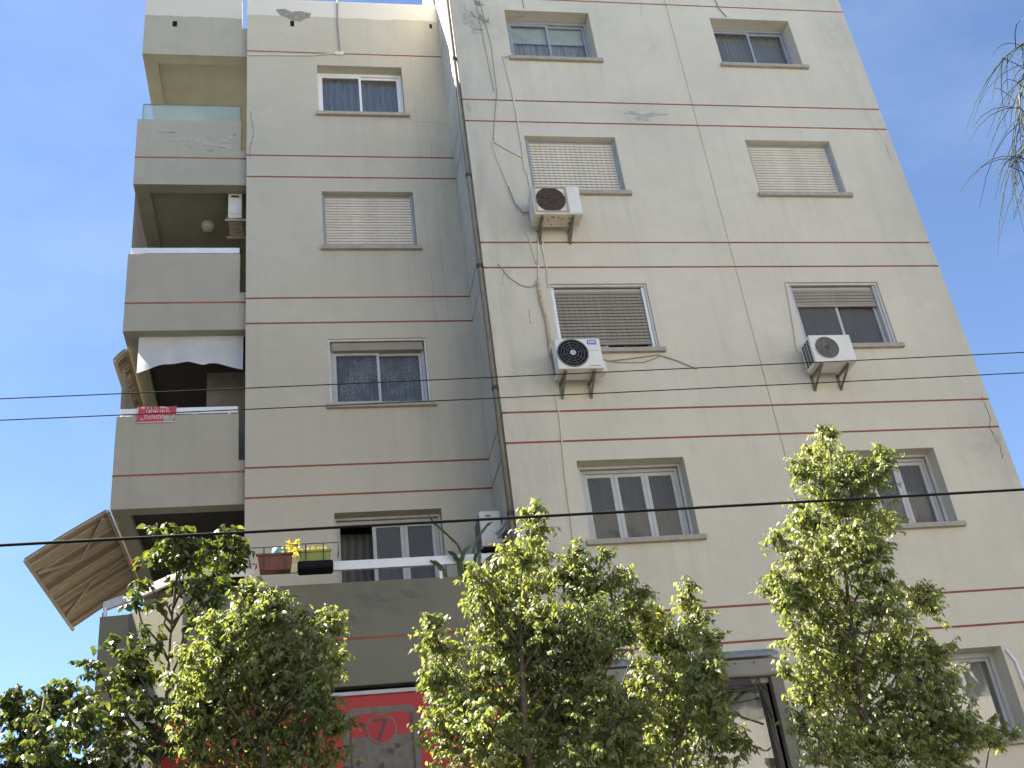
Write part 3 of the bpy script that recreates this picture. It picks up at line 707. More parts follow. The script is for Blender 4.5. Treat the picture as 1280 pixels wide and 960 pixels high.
# canopy box and enclosed shop window to the right of the terrace
cn = empty('awning_canopy', 'cream awning cassette with blue grey flashing above the lower shop window', 'awning', (1.7, 0, 5.1))
P(MB().prism([(.30, -.002, 5.42), (.30, -.16, 5.33), (.30, -.16, 5.29), (.30, -.002, 5.36)], (1.18, 0, 0)).build('flashing', M['flash']), cn)
P(MB().prism([(1.485, -.002, 5.425), (1.485, -.17, 5.335), (1.485, -.17, 5.295), (1.485, -.002, 5.365)], (1.66, 0, 0)).build('flashing', M['flash']), cn)
P(MB().box(.32, 3.17, -.15, -.002, 5.05, 5.275).build('cassette', M['stucco'], bevel=.03), cn)
bolts = MB()
for x in (2.3, 2.55, 2.8): bolts.disc((x, -.15, 5.22), .012, .008, n=8)
P(bolts.build('bolt', M['dark']), cn)
fb = MB(); n = 10; vs = []; fs = []
for i in range(n+1):
    t = i/n
    vs += [(.45, -.10-.75*t, 5.05-.28*t-.05*math.sin(math.pi*t)), (2.72-.25*t, -.10-.75*t, 5.05-.28*t-.05*math.sin(math.pi*t))]
for i in range(n): fs.append((2*i, 2*i+2, 2*i+3, 2*i+1))
P(fb.add(vs, fs).build('canvas', M['canvas']), cn)
arm = MB(); arm.tube([(2.85, -.05, 5.03), (2.72, -.35, 4.93), (2.58, -.62, 4.84), (2.45, -.80, 4.765), (2.2, -.86, 4.74), (.6, -.86, 4.74)], .022); arm.tube([(2.63, -.5, 4.87), (2.93, -.02, 4.55)], .014); arm.tube([(2.70, -.38, 4.92), (2.95, -.02, 4.88)], .012)
P(arm.build('folding_arm', M['dark']), cn)
sw = MB(); rect_frame(sw, .42, 3.0, 3.3, 5.0, .12, .18, .05); swin = sw.build('window', M['postgrey'], bld); swin['label'] = 'wide shop window under the awning canopy'
for x in (1.25, 2.1): MB().box(x-.025, x+.025, .122, .178, 3.35, 4.95).build('mullion', M['postgrey'], swin)
for a_, b_ in ((.47, 1.225), (1.275, 2.075), (2.125, 2.95)): MB().box(a_, b_, .145, .151, 3.35, 4.95).build('pane', M['glass_mirror'], swin)
MB().box(.5, 2.9, .3, .31, 3.35, 4.95).build('curtain', M['curtain_beige'], swin)
MB().box(3.0, 3.16, -.10, .10, 0.02, 5.05).build('post', M['postgrey'], bld, bevel=.01)
for x_ in (.30,): MB().box(x_, .42, -.10, .10, 0.02, 5.05).build('post', M['postgrey'], bld, bevel=.01)
tag(MB().bar((3.42, -.03, 5.0), (3.36, -.10, 4.60), .035, .035).build('support_rod', M['dark']), 'short dark rod slanting on the wall beside the slim tree', 'rod')

# ---- air conditioners
def ac(x0, x1, z0, z1, label, style, yf=-.45, yb=-.12):
    wd, hh = x1-x0, z1-z0; cx = x0+wd/2
    t = empty('air_conditioner', label, 'air conditioner', (cx, yb, z0-.1), 'wall mounted air conditioner units')
    case = M['ac_old'] if style == 'old' else M['ac_white']
    P(MB().box(x0, x1, yf, yb, z0, z1).build('casing', case, bevel=.014), t)
    fx = x0+wd*.36 if style != 'old' else x0+wd*.37; fz = z0+hh*.51
    r_ = hh*.43 if style != 'small' else hh*.385
    if style == 'old':
        m = MB(); rect_frame(m, fx-r_*1.1, fx+r_*1.12, fz-r_*1.06, fz+r_*1.06, yf-.012, yf-.001, .03); P(m.build('fan_surround', M['sill']), t)
        P(MB().disc((fx, yf-.002, fz), r_*1.0, .004).build('fan_opening', M['rust']), t)
        m = MB()
        for i in range(14):
            a0 = 2*math.pi*i/14
            if i % 2: continue
            m.bar((fx+.03*math.cos(a0), yf-.009, fz+.03*math.sin(a0)), (fx+r_*math.cos(a0+.25), yf-.009, fz+r_*math.sin(a0+.25)), .005, .005)
        for q in (.35, .6, .85): m.disc((fx, yf-.008, fz), r_*q+.002, .003, r0=r_*q-.002)
        P(m.build('fan_grille', M['rust']), t)
        P(MB().box(fx+r_*1.16, x1-.01, yf-.006, yf-.001, z0+.015, z1-.015).build('service_panel', M['ac_white']), t)
    else:
        P(MB().disc((fx, yf-.001, fz), r_, .006).build('fan_opening', M['rubber'] if style == 'new' else M['shade_grey']), t)
        m = MB(); nr = 5 if style == 'new' else 9
        for q in range(1, nr+1): m.disc((fx, yf-.009, fz), r_*q/nr+.004, .006, r0=r_*q/nr-.004)
        for i in range(8):
            a0 = math.pi*i/4+.2; m.bar((fx+.03*math.cos(a0), yf-.011, fz+.03*math.sin(a0)), (fx+r_*math.cos(a0), yf-.011, fz+r_*math.sin(a0)), .006, .005)
        P(m.build('fan_grille', M['grille'] if style == 'new' else M['steel']), t)
        m = MB(); m.disc((fx, yf-.001, fz), r_*1.07, .012, r0=r_); P(m.build('fan_rim', M['grille'] if style == 'new' else case), t)
        P(MB().disc((fx, yf-.012, fz), r_*.2, .012).build('fan_hub', M['alu'] if style == 'new' else M['dark']), t)
        if style == 'small':                                   # louvred coil on the left side
            m = MB()
            for i in range(9):
                z = z0+.05+i*(hh-.09)/9
                for j in range(3): m.box(x0-.004, x0+.002, yf+.05+j*.085, yf+.115+j*.085, z, z+.028)
            P(m.build('side_louvre', M['rubber']), t)
        else:
            m = MB()
            for i in range(10): m.box(x0-.004, x0+.002, yf+.20, yb-.02, z0+.04+i*.045, z0+.06+i*.045)
            P(m.build('side_louvre', M['rubber']), t)
            P(MB().box(x1-.19, x1-.06, yf-.006, yf+.001, z1-.105, z1-.03).build('badge', M['blue'], bevel=.01), t)
            m = MB(); tx = x1-.175
            for wdt in (.014, .012, .016, .012, .014, .012): m.box(tx, tx+wdt, yf-.009, yf-.0065, z1-.083, z1-.055+.008*(wdt > .013)); tx += wdt+.004
            m.box(x1-.175, x1-.08, yf-.009, yf-.0065, z1-.09, z1-.087); P(m.build('badge_lettering', M['ink']), t)
            m = MB(); tx = x1-.215
            for i in range(9): m.box(tx, tx+.012, yf-.003, yf+.001, z0+.035, z0+.047+.004*(i % 3 == 0)); tx += .019
            o = m.build('lettering', M['bannerred']); o['kind'] = 'stuff'; P(o, t)
            P(MB().box(x1-.2, x1-.03, yf-.002, yf+.001, z0+hh*.58, z0+hh*.585).build('panel_seam', M['steel']), t)
            P(MB().box(x1, x1+.07, yf+.12, yb-.02, z0+.02, z0+hh*.4).build('valve_cover', case, bevel=.012), t)
    for bx in (x0+wd*.16, x0+wd*.80):
        m = MB(); m.bar((bx, yb+.11, z0-.018), (bx, yf+.02, z0-.018), .035, .03); m.bar((bx, -.018, z0+.02), (bx, -.018, z0-.24), .035, .03)
        m.bar((bx, yf+.07, z0-.035), (bx, -.03, z0-.21), .026, .026)
        P(m.build('bracket', M['steel']), t)
    if style == 'old':
        m = MB(); r3 = random.Random(4)
        for i in range(9):
            x, y = r3.uniform(x0+.2, x1-.1), r3.uniform(yf+.05, yb-.05); m.box(x-.012, x+.012, y-.012, y+.012, z0-.003, z0+.002)
        P(m.build('drain_slot', M['rust']), t)
    return t
ac(.805, 1.565, 12.22, 12.77, 'old yellowed air conditioner with rusty fan opening beneath dotted cream shutter', 'old')
ac(.79, 1.455, 9.45, 9.95, 'white air conditioner with black ringed fan and blue badge', 'new')
ac(4.665, 5.325, 9.475, 9.945, 'small white air conditioner with side louvres at the right window', 'small')
# condenser on the terrace side wall
t = empty('air_conditioner', 'white air conditioner on black bracket above the terrace near the corner', 'air conditioner', (-.2, .9, 7.3), 'wall mounted air conditioner units')
P(MB().box(-.37, -.075, .66, 1.34, 7.30, 7.83).build('casing', M['ac_white'], bevel=.014), t)
P(MB().box(-.375, -.369, .70, 1.15, 7.34, 7.79).build('fan_opening', M['grille']), t)
P(MB().box(-.29, -.21, .655, .661, 7.74, 7.765).build('handle', M['steel']), t)
P(MB().box(-.36, -.18, .652, .661, 7.31, 7.40).build('valve_cover', M['ac_old'], bevel=.01), t)
P(MB().box(-.39, -.002, 1.22, 1.26, 7.245, 7.285).build('bracket', M['rubber']), t)
m = MB(); m.box(-.39, -.002, .70, .74, 7.245, 7.285); m.box(-.35, -.06, .64, .70, 7.24, 7.29); m.bar((-.36, .72, 7.25), (-.02, .72, 6.98), .03, .03); P(m.build('bracket', M['rubber']), t)
m = MB(); m.tube([(-.16, .66, 7.48), (-.12, .56, 7.50), (-.06, .52, 7.56), (-.03, .55, 7.66)], .022, 8); m.tube([(-.14, .66, 7.42), (-.09, .55, 7.45), (-.04, .53, 7.52), (-.025, .56, 7.68)], .018, 8); P(m.build('hose', M['alu']), t)
# unit hung in the upper balcony
t = empty('air_conditioner', 'air conditioner hung under the balcony ceiling showing its cream underside', 'air conditioner', (-3.8, 2, 13.9), 'wall mounted air conditioner units')
P(MB().box(-3.91, -3.68, 1.78, 2.32, 13.92, 14.45).build('casing', M['ac_old'], bevel=.01), t)
P(MB().box(-3.86, -3.73, 1.772, 1.781, 14.36, 14.40).build('vent', M['dark']), t)
P(MB().box(-3.9, -3.69, 1.774, 1.781, 14.02, 14.33).build('end_panel', M['ac_white']), t)
for y in (1.80, 2.28): P(MB().box(-3.96, -3.6, y, y+.035, 13.875, 13.915).build('bracket', M['wood']), t)
m = MB()
for x, y in ((-3.76, 2.1), (-3.72, 2.16), (-3.76, 2.2)): m.box(x-.012, x+.012, y-.012, y+.012, 13.916, 13.922)
P(m.build('drain_slot', M['rubber']), t)

# ---- awnings, blinds, banner
def cloth_awning():
    n, mrow = 40, 8; vs = []; fs = []
    def bot(u):
        pts = [(0, 10.83), (.06, 10.87), (.25, 10.95), (.48, 11.0), (.55, 10.985), (.62, 10.965), (.68, 10.985), (.76, 10.96), (.88, 10.90), (1, 10.82)]
        for (a, za), (b, zb) in zip(pts[:-1], pts[1:]):
            if a <= u <= b: return za+(zb-za)*(u-a)/(b-a)
    for i in range(n+1):
        u = i/n; x = -5.22+1.58*u
        for j in range(mrow+1):
            v = j/mrow; z = 11.50+(bot(u)-11.50)*v
            y = 1.72+.02*math.sin(u*9+v*2)*v-.04*v+.016*math.sin(u*23)*v
            vs.append((x, y, z))
    for i in range(n):
        for j in range(mrow): a = i*(mrow+1)+j; fs.append((a, a+1, a+mrow+2, a+mrow+1))
    o = MB().add(vs, fs).build('cloth_awning', M['cloth'], None, True)
    tag(o, 'torn white cloth awning hanging across the dark balcony opening', 'awning')
cloth_awning()
def reed_blind(c00, c10, c11, c01, nsl, label, braces=True):
    """slatted panel: c00,c10 hinge end (near, far); c01,c11 outer edge (near, far); slats run hinge -> outer"""
    c00, c10, c11, c01 = map(Vector, (c00, c10, c11, c01))
    t = empty('wooden_blind', label, 'blind', c00)
    nrm = (c10-c00).cross(c01-c00).normalized()
    if nrm.z < 0: nrm = -nrm
    for i in range(nsl):
        a, b = (i+.08)/nsl, (i+.80)/nsl
        pa, pb = c00.lerp(c10, a), c00.lerp(c10, b); qa, qb = c01.lerp(c11, a), c01.lerp(c11, b)
        off = nrm*(.0015*((i*7) % 3))
        m = MB(); n = 4; vs = []; fs = []
        for j in range(n+1):
            v = j/n; bow = nrm*.012*math.sin(math.pi*v)
            l, r_ = pa.lerp(qa, v)+bow+off, pb.lerp(qb, v)+bow+off
            vs += [l, l.lerp(r_, .5)-nrm*.014, r_, r_+nrm*.012, l+nrm*.012]
        for j in range(n):
            for k in range(5): fs.append((j*5+k, j*5+(k+1) % 5, j*5+5+(k+1) % 5, j*5+5+k))
        fs += [(0, 1, 2, 3, 4), (n*5+4, n*5+3, n*5+2, n*5+1, n*5)]
        P(m.add(vs, fs).build('slat', M['reed']), t)
    bk_ = MB(); vs = []; fs = []
    for j in range(7):
        v = j/6; o_ = nrm*(.012*math.sin(math.pi*v)+.016)
        vs += [c00.lerp(c01, v)+o_, c10.lerp(c11, v)+o_, c10.lerp(c11, v)+o_+nrm*.004, c00.lerp(c01, v)+o_+nrm*.004]
    for j in range(6):
        for k in range(4): fs.append((j*4+k, j*4+(k+1) % 4, j*4+4+(k+1) % 4, j*4+4+k))
    P(bk_.add(vs, fs).build('backing', M['backing']), t)  # dark sheet added behind the slats to stop sky light in the gaps
    for a, b in ((c00, c10), (c01, c11)):
        P(MB().bar(a-nrm*.02, b-nrm*.02, .05, .035, nrm).build('frame_bar', M['wood']), t)
    if braces:
        h = nrm*-.05
        def pt(u, v): return c00.lerp(c10, u).lerp(c01.lerp(c11, u), v)+h+nrm*.06*math.sin(math.pi*v)
        for u0, u1, u2 in ((.03, .33, .16), (.55, .62, .78)):
            m = MB(); m.bar(pt(u0, .08), pt(u1, .5), .055, .02, nrm); P(m.build('brace', M['wood']), t)
            m = MB(); m.bar(pt(u1, .5), pt(u2, .97), .055, .02, nrm); P(m.build('brace', M['wood']), t)
    return t
reed_blind((-5.47, 1.48, 8.46), (-5.43, 4.45, 8.46), (-6.40, 4.45, 7.80), (-6.50, 1.53, 7.80), 42, 'large slatted wooden blind propped outward from the lowest corner balcony')
reed_blind((-5.455, 1.98, 11.44), (-5.455, 3.8, 11.44), (-5.60, 3.82, 11.26), (-5.62, 2.0, 11.26), 18, 'folded wooden blind hanging along the balcony edge beside the white cloth', False)
tag(MB().box(-4.25, -3.64, 2.45, 2.95, 9.0, 11.27).build('balcony_cabinet', M['postgrey'], bevel=.01), 'tall grey cabinet standing inside the balcony behind the red notice', 'cabinet')
def banner():
    t = empty('banner', 'small red notice with white lettering tied to the balcony rail', 'banner', (-4.86, 1.53, 9.87))
    n = 16; vs = []; fs = []
    x0, x1, z0, z1 = -5.13, -4.59, 9.875, 10.15
    def sy(u): return 1.548-.012*math.sin(u*5.2)-.006*math.sin(u*14)
    for i in range(n+1):
        u = i/n; x = x0+(x1-x0)*u; s = .012*(1-u); y = sy(u)
        vs += [(x-.03*(1-u*.2), y-.012, z0+.008*math.sin(u*7)), (x, y, z1-.01*math.sin(u*4)), (x, y+.004, z1-.01*math.sin(u*4)), (x-.03*(1-u*.2), y-.008, z0+.008*math.sin(u*7))]
    for i in range(n):
        for k in range(4): fs.append((4*i+k, 4*i+(k+1) % 4, 4*i+4+(k+1) % 4, 4*i+4+k))
    P(MB().add(vs, fs).build('sheet', M['bannerred']), t)
    m = MB(); r_ = random.Random(5)
    def glyphs(xa, xb, za, zb, fill):
        x = xa
        while x < xb:
            wd = r_.uniform(.012, .026); u = (x-x0)/(x1-x0); y = sy(u)-.016
            if r_.random() < .86:
                a, b = za+(zb-za)*r_.choice((0, 0, .2)), zb-(zb-za)*r_.choice((0, 0, .15))
                m.box(x, x+wd*.35, y, y+.003, a, b)
                if r_.random() < fill: m.box(x+wd*.35, x+wd, y, y+.003, b-.012, b)
                if r_.random() < fill: m.box(x+wd*.35, x+wd, y, y+.003, a, a+.012)
            x += wd+.009
    glyphs(-5.10, -4.72, 10.105, 10.14, .8); glyphs(-5.02, -4.68, 10.035, 10.085, .5); glyphs(-5.04, -4.63, 9.93, 9.99, .9); glyphs(-5.12, -5.06, 9.91, 9.94, .5)
    o = m.build('lettering', M['ink']); o['kind'] = 'stuff'; P(o, t)
    e = MB(); e.box(x0-.02, x1, 1.525, 1.53, z0-.006, z0+.006); P(e.build('hem', M['ink']), t)
banner()

# ---- planters, terrace cactus
def planter(x0, x1, z0, z1, mt, label, plant, dark_tray=False):
    t = empty('flower_box', label, 'planter', ((x0+x1)/2, .2, z0), 'flower boxes hung on the terrace rail')
    m = MB(); y0, y1 = .03, .25
    m.add([(x0+.03, y0+.03, z0), (x1-.03, y0+.03, z0), (x1-.03, y1-.03, z0), (x0+.03, y1-.03, z0), (x0, y0, z1), (x1, y0, z1), (x1, y1, z1), (x0, y1, z1)], [(0,3,2,1),(0,1,5,4),(1,2,6,5),(2,3,7,6),(3,0,4,7),(4,5,6,7)])
    P(m.build('box', mt, bevel=.012), t)
    m = MB(); rect_frame(m, x0-.012, x1+.012, z1-.03, z1+.004, y0-.012, y0+.003, .02, .012); m.box(x0-.012, x1+.012, y0-.012, y0+.01, z1-.03, z1+.002); P(m.build('rim', mt, bevel=.005), t)
    if dark_tray: P(MB().box(x0-.02, x1+.03, -.0, .27, z0-.10, z0+.012).build('tray', M['rubber'], bevel=.03), t)
    hg = MB(); zt = z1+.075
    for x in (x0+.09, x1-.09): hg.bar((x, y0-.022, zt), (x, y0-.022, z0+.01), .014, .008)
    hg.tube([(x0-.09, .2, z1-.05), (x0-.10, .02, z1-.045), (x0-.10, .0, zt), (x1+.10, .0, zt), (x1+.10, .02, z1-.045), (x1+.09, .2, z1-.05)], .007, 6)
    P(hg.build('hanger', M['dark']), t)
    return t
pa = planter(-3.36, -2.92, 6.885, 7.10, M['terracotta'], 'terracotta coloured flower box hung on the terrace rail', 0)
pb = planter(-2.84, -2.44, 6.965, 7.12, M['lime'], 'lime green flower box in black tray on the terrace rail', 1, True)
o = MB()
n = 12; vs = []; fs = []
for r_, h in ((.07, 0), (.085, .05), (.075, .12), (.03, .15)):
    for i in range(n): vs.append((-3.10+r_*math.cos(2*math.pi*i/n), .2+r_*math.sin(2*math.pi*i/n), 7.10+h))
for j in range(3):
    for i in range(n): fs.append((j*n+i, j*n+(i+1) % n, (j+1)*n+(i+1) % n, (j+1)*n+i))
fs.append(tuple(3*n+i for i in range(n)))
tag(o.add(vs, fs).build('watering_pot', M['cyan'], None, True), 'small cyan plastic pot behind the terracotta flower box', 'pot')

def blades(cx, cy, cz, rx, ry, rz, n, ln, wd, seed, droop=.4):
    r_ = random.Random(seed); m = MB()
    for i in range(n):
        a, b = r_.uniform(0, 6.28), r_.random()**.5
        p = Vector((cx+rx*b*math.cos(a), cy+ry*b*math.sin(a), cz+rz*r_.uniform(-1, 1)))
        dd = Vector((r_.uniform(-1, 1), r_.uniform(-1, 1), r_.uniform(-droop, 1))).normalized(); s = dd.cross(Vector((r_.uniform(-1,1), r_.uniform(-1,1), r_.uniform(-1,1)))).normalized()*wd/2
        q = p+dd*ln*r_.uniform(.6, 1.2); m.add([p, p.lerp(q, .45)+s, q, p.lerp(q, .45)-s], [(0, 1, 2, 3)])
    return m
P(blades(-2.93, .12, 7.16, .11, .10, .10, 120, .075, .03, 1).build('yellow_leaves', leaf_mat('yellow_leaf', [(0, (.45, .36, .06)), (1, (.6, .5, .15))])), pb)
P(blades(-2.62, .13, 7.15, .16, .07, .03, 90, .06, .015, 2, -.2).build('seedlings', M['yellow']), pb)
P(blades(-3.02, .1, 7.05, .04, .06, .08, 26, .06, .028, 3).build('trailing_leaves', M['yellow']), pa)
# cactus with long flat arms sprawling over the rail
cc = empty('climbing_cactus', 'climbing cactus with flat green arms sprawling over the terrace rail', 'plant', (-.75, .5, 6.2))
arms = [([(-.66, .42, 6.5), (-.68, .38, 7.05), (-.76, .33, 7.22), (-.92, .28, 7.38), (-1.06, .26, 7.52), (-1.14, .25, 7.66)], .035),
        ([(-.60, .42, 6.5), (-.58, .40, 7.0), (-.52, .36, 7.2), (-.42, .33, 7.36), (-.33, .30, 7.46), (-.26, .30, 7.50)], .045),
        ([(-.72, .40, 6.5), (-.78, .25, 6.95), (-.84, .18, 7.03), (-.92, .16, 7.06)], .07),
        ([(-.72, .40, 6.5), (-.75, .24, 6.92), (-.70, .16, 7.04), (-.62, .14, 7.12)], .065),
        ([(-.6, .40, 6.6), (-.55, .22, 7.0), (-.52, .12, 6.98), (-.54, .10, 6.86), (-.58, .10, 6.74)], .06),
        ([(-.86, .40, 6.5), (-.98, .3, 6.85), (-1.06, .26, 6.94), (-1.15, .25, 6.98)], .07),
        ([(-.45, .42, 6.5), (-.40, .26, 6.9), (-.34, .22, 6.96), (-.25, .2, 6.97)], .09)]
for pts, r_ in arms:
    r_ *= .62
    pp = []
    for i in range(len(pts)-1):
        for k in range(3): pp.append(Vector(pts[i]).lerp(Vector(pts[i+1]), k/3))
    pp.append(Vector(pts[-1]))
    m = MB(); rs = [r_*(.55+.45*abs(math.sin(i*1.1)))*(1 if i < len(pp)-2 else .5) for i in range(len(pp))]
    m.tube(pp, rs, 3); P(m.build('stem', M['cactus']), cc)

# ---- drainpipe, conduits, cables
dp = empty('drainpipe', 'brown drainpipe running down the recessed corner beside the pale wall', 'pipe', (-.06, .06, 0))
P(MB().tube([(-.05, .05, 21), (-.05, .05, 5.45)], .038, 12).build('pipe', M['pipe'], None, True), dp)
for z in (7.5, 9.45, 11.6, 13.4, 16.0, 18): P(MB().tube([(-.05, .05, z-.03), (-.05, .05, z+.03)], .048, 12).build('bracket', M['dark']), dp)
tag(MB().tube([(-.05, .19, 21), (-.05, .19, 15.3), (-.02, .20, 15.1)], .032, 10).build('thin_pipe', M['conduit'], None, True), 'thin cream pipe beside the drainpipe near the top', 'pipe')
def wallcable(pts, r, mt, label, cat='cable', y=-.016, name='wall_cable'):
    pp = []
    for i in range(len(pts)-1):
        for k in range(4):
            t = k/4; pp.append((pts[i][0]+(pts[i+1][0]-pts[i][0])*t, y, pts[i][1]+(pts[i+1][1]-pts[i][1])*t))
    pp.append((pts[-1][0], y, pts[-1][1]))
    return tag(MB().tube(pp, r, 6).build(name, mt, None, True), label, cat)
wallcable([(.97, 16.10), (.90, 16.06), (.80, 16.03), (.86, 15.3), (.88, 14.6), (.88, 13.9), (.87, 13.45), (.90, 13.42), (.92, 12.9), (.93, 12.3), (.87, 11.7), (.81, 11.3)], .013, M['conduit'], 'white conduit running from the top window sill down past the old air conditioner', 'conduit', name='conduit')
wallcable([(.46, 17.9), (.55, 17.2), (.62, 16.3), (.60, 15.2), (.48, 14.5), (.42, 14.1)], .006, M['cable'], 'thin pale cable hanging from the roof to the conduit bend')
wallcable([(.40, 14.07), (.44, 13.7), (.55, 13.2), (.66, 12.7), (.78, 12.0), (.82, 11.6)], .010, M['conduit'], 'pale pipe slanting from the bend toward the old air conditioner', 'conduit', name='conduit')
wallcable([(.42, 14.07), (.85, 13.74)], .010, M['conduit'], 'short pale pipe linking the bend to the long conduit', 'conduit', name='conduit')
wallcable([(.55, 13.1), (.62, 12.75), (.72, 12.58), (.82, 12.57)], .012, M['cable'], 'thick grey hose looping into the old air conditioner', 'hose', -.05, 'hose')
wallcable([(.98, 12.05), (.95, 11.9), (.97, 11.6), (.96, 11.3), (.955, 11.15)], .012, M['conduit'], 'white drain pipe below the old air conditioner', 'pipe', name='drain_pipe')
wallcable([(.79, 11.27), (.80, 10.9), (.84, 10.5), (.82, 9.9)], .027, M['foam'], 'crumbling tan insulation on the pipe beside the brown shutter', 'pipe', -.03, 'insulated_pipe')
wallcable([(.80, 9.3), (.81, 8.9), (.76, 8.0), (.74, 7.0), (.72, 6.2)], .011, M['conduit'], 'white conduit running down below the blue badged air conditioner', 'conduit', name='conduit')
wallcable([(.22, 11.6), (.36, 11.35), (.52, 11.2), (.66, 11.16), (.76, 11.2)], .006, M['cable'], 'thin loose wire sagging toward the tan insulated pipe')
wallcable([(1.45, 9.87), (1.7, 9.83), (2.0, 9.86), (2.45, 9.92), (2.7, 9.82), (3.0, 9.66)], .008, M['cable'], 'thin wire from the blue badged air conditioner to the wall')
wallcable([(1.45, 9.9), (1.8, 9.80), (2.2, 9.79), (2.5, 9.9)], .006, M['cable'], 'thin wire sagging below the brown shuttered window sill')
wallcable([(4.66, 9.93), (4.72, 10.4), (4.78, 11.0), (4.80, 11.24)], .012, M['conduit'], 'pale conduit rising beside the right shuttered window', 'conduit', name='conduit')
wallcable([(5.02, 17.9), (5.05, 17.5), (5.15, 17.26)], .010, M['cable'], 'short cable entering the top right window')
wallcable([(6.42, 5.18), (6.5, 5.0), (6.52, 4.5), (6.52, 3.6)], .022, M['white'], 'white pipe bending down beside the lowest window', 'pipe', name='bent_pipe')
wallcable([(.42, 21), (.44, 17.8), (.52, 16.0), (.55, 15.2)], .005, M['cable'], 'grey cable running down the stained corner strip')
tag(MB().tube([(1.32, -.02, 17.9), (1.32, -.02, 17.30), (1.32, .12, 17.22), (.98, .16, 17.20)], .008, 6).build('wall_cable', M['cable']), 'short dark cable dropping into the top left window', 'cable')
def wire(a, b, r, sag, label, name='overhead_wire'):
    a, b = Vector(a), Vector(b); pp = []
    d = (b-a); a2, b2 = a-d*1.3, b+d*1.1
    for i in range(41):
        t = i/40; p = a2.lerp(b2, t); p.z += sag*(4*(t-.5)**2-1); pp.append(p)
    # shift so that the visible span keeps its height
    mid = sag*(4*((1.3+.5)/3.4-.5)**2-1); pp = [p-Vector((0, 0, mid)) for p in pp]
    tag(MB().tube(pp, r, 6).build(name, M['rubber'], None, True), label, 'wire')
wire((-5.78, -3, 7.69), (5.97, -3, 7.99), .006, .12, 'upper of the two thin overhead wires')
wire((-5.75, -3, 7.44), (5.86, -3, 7.70), .006, .12, 'lower of the two thin overhead wires')
wire((-5.01, -5.2, 5.14), (3.58, -5.2, 5.21), .012, .05, 'thick black overhead cable passing in front of the trees')

# ------------------------------------------------------------------ trees
class Crown:
    def __init__(s): s.v = []; s.f = []; s.t = []
    def leaf(s, p, axis, nrm, L, Wd, tone):
        side = axis.cross(nrm)
        if side.length < 1e-4: return
        side.normalize(); n = side.cross(axis)
        b = len(s.v); q1, q2 = p+axis*L*.30+n*.03*L, p+axis*L*.66-n*.02*L
        s.v += [tuple(p), tuple(q1+side*Wd*.5), tuple(q1-side*Wd*.5), tuple(q2+side*Wd*.36), tuple(q2-side*Wd*.36), tuple(p+axis*L-n*(.14*L))]
        s.f += [(b, b+2, b+1), (b+1, b+2, b+4, b+3), (b+3, b+4, b+5)]; s.t += [tone]*3
    def build(s, name, mt, parent):
        me = bpy.data.meshes.new(name); me.from_pydata(s.v, [], s.f)
        at = me.attributes.new('tone', 'FLOAT', 'FACE'); at.data.foreach_set('value', s.t)
        me.materials.append(mt); o = bpy.data.objects.new(name, me); COL.objects.link(o); P(o, parent); o['kind'] = 'stuff'; return o
def rdir(r_):
    z = r_.uniform(-1, 1); a = r_.uniform(0, 2*math.pi); q = math.sqrt(1-z*z); return Vector((q*math.cos(a), q*math.sin(a), z))
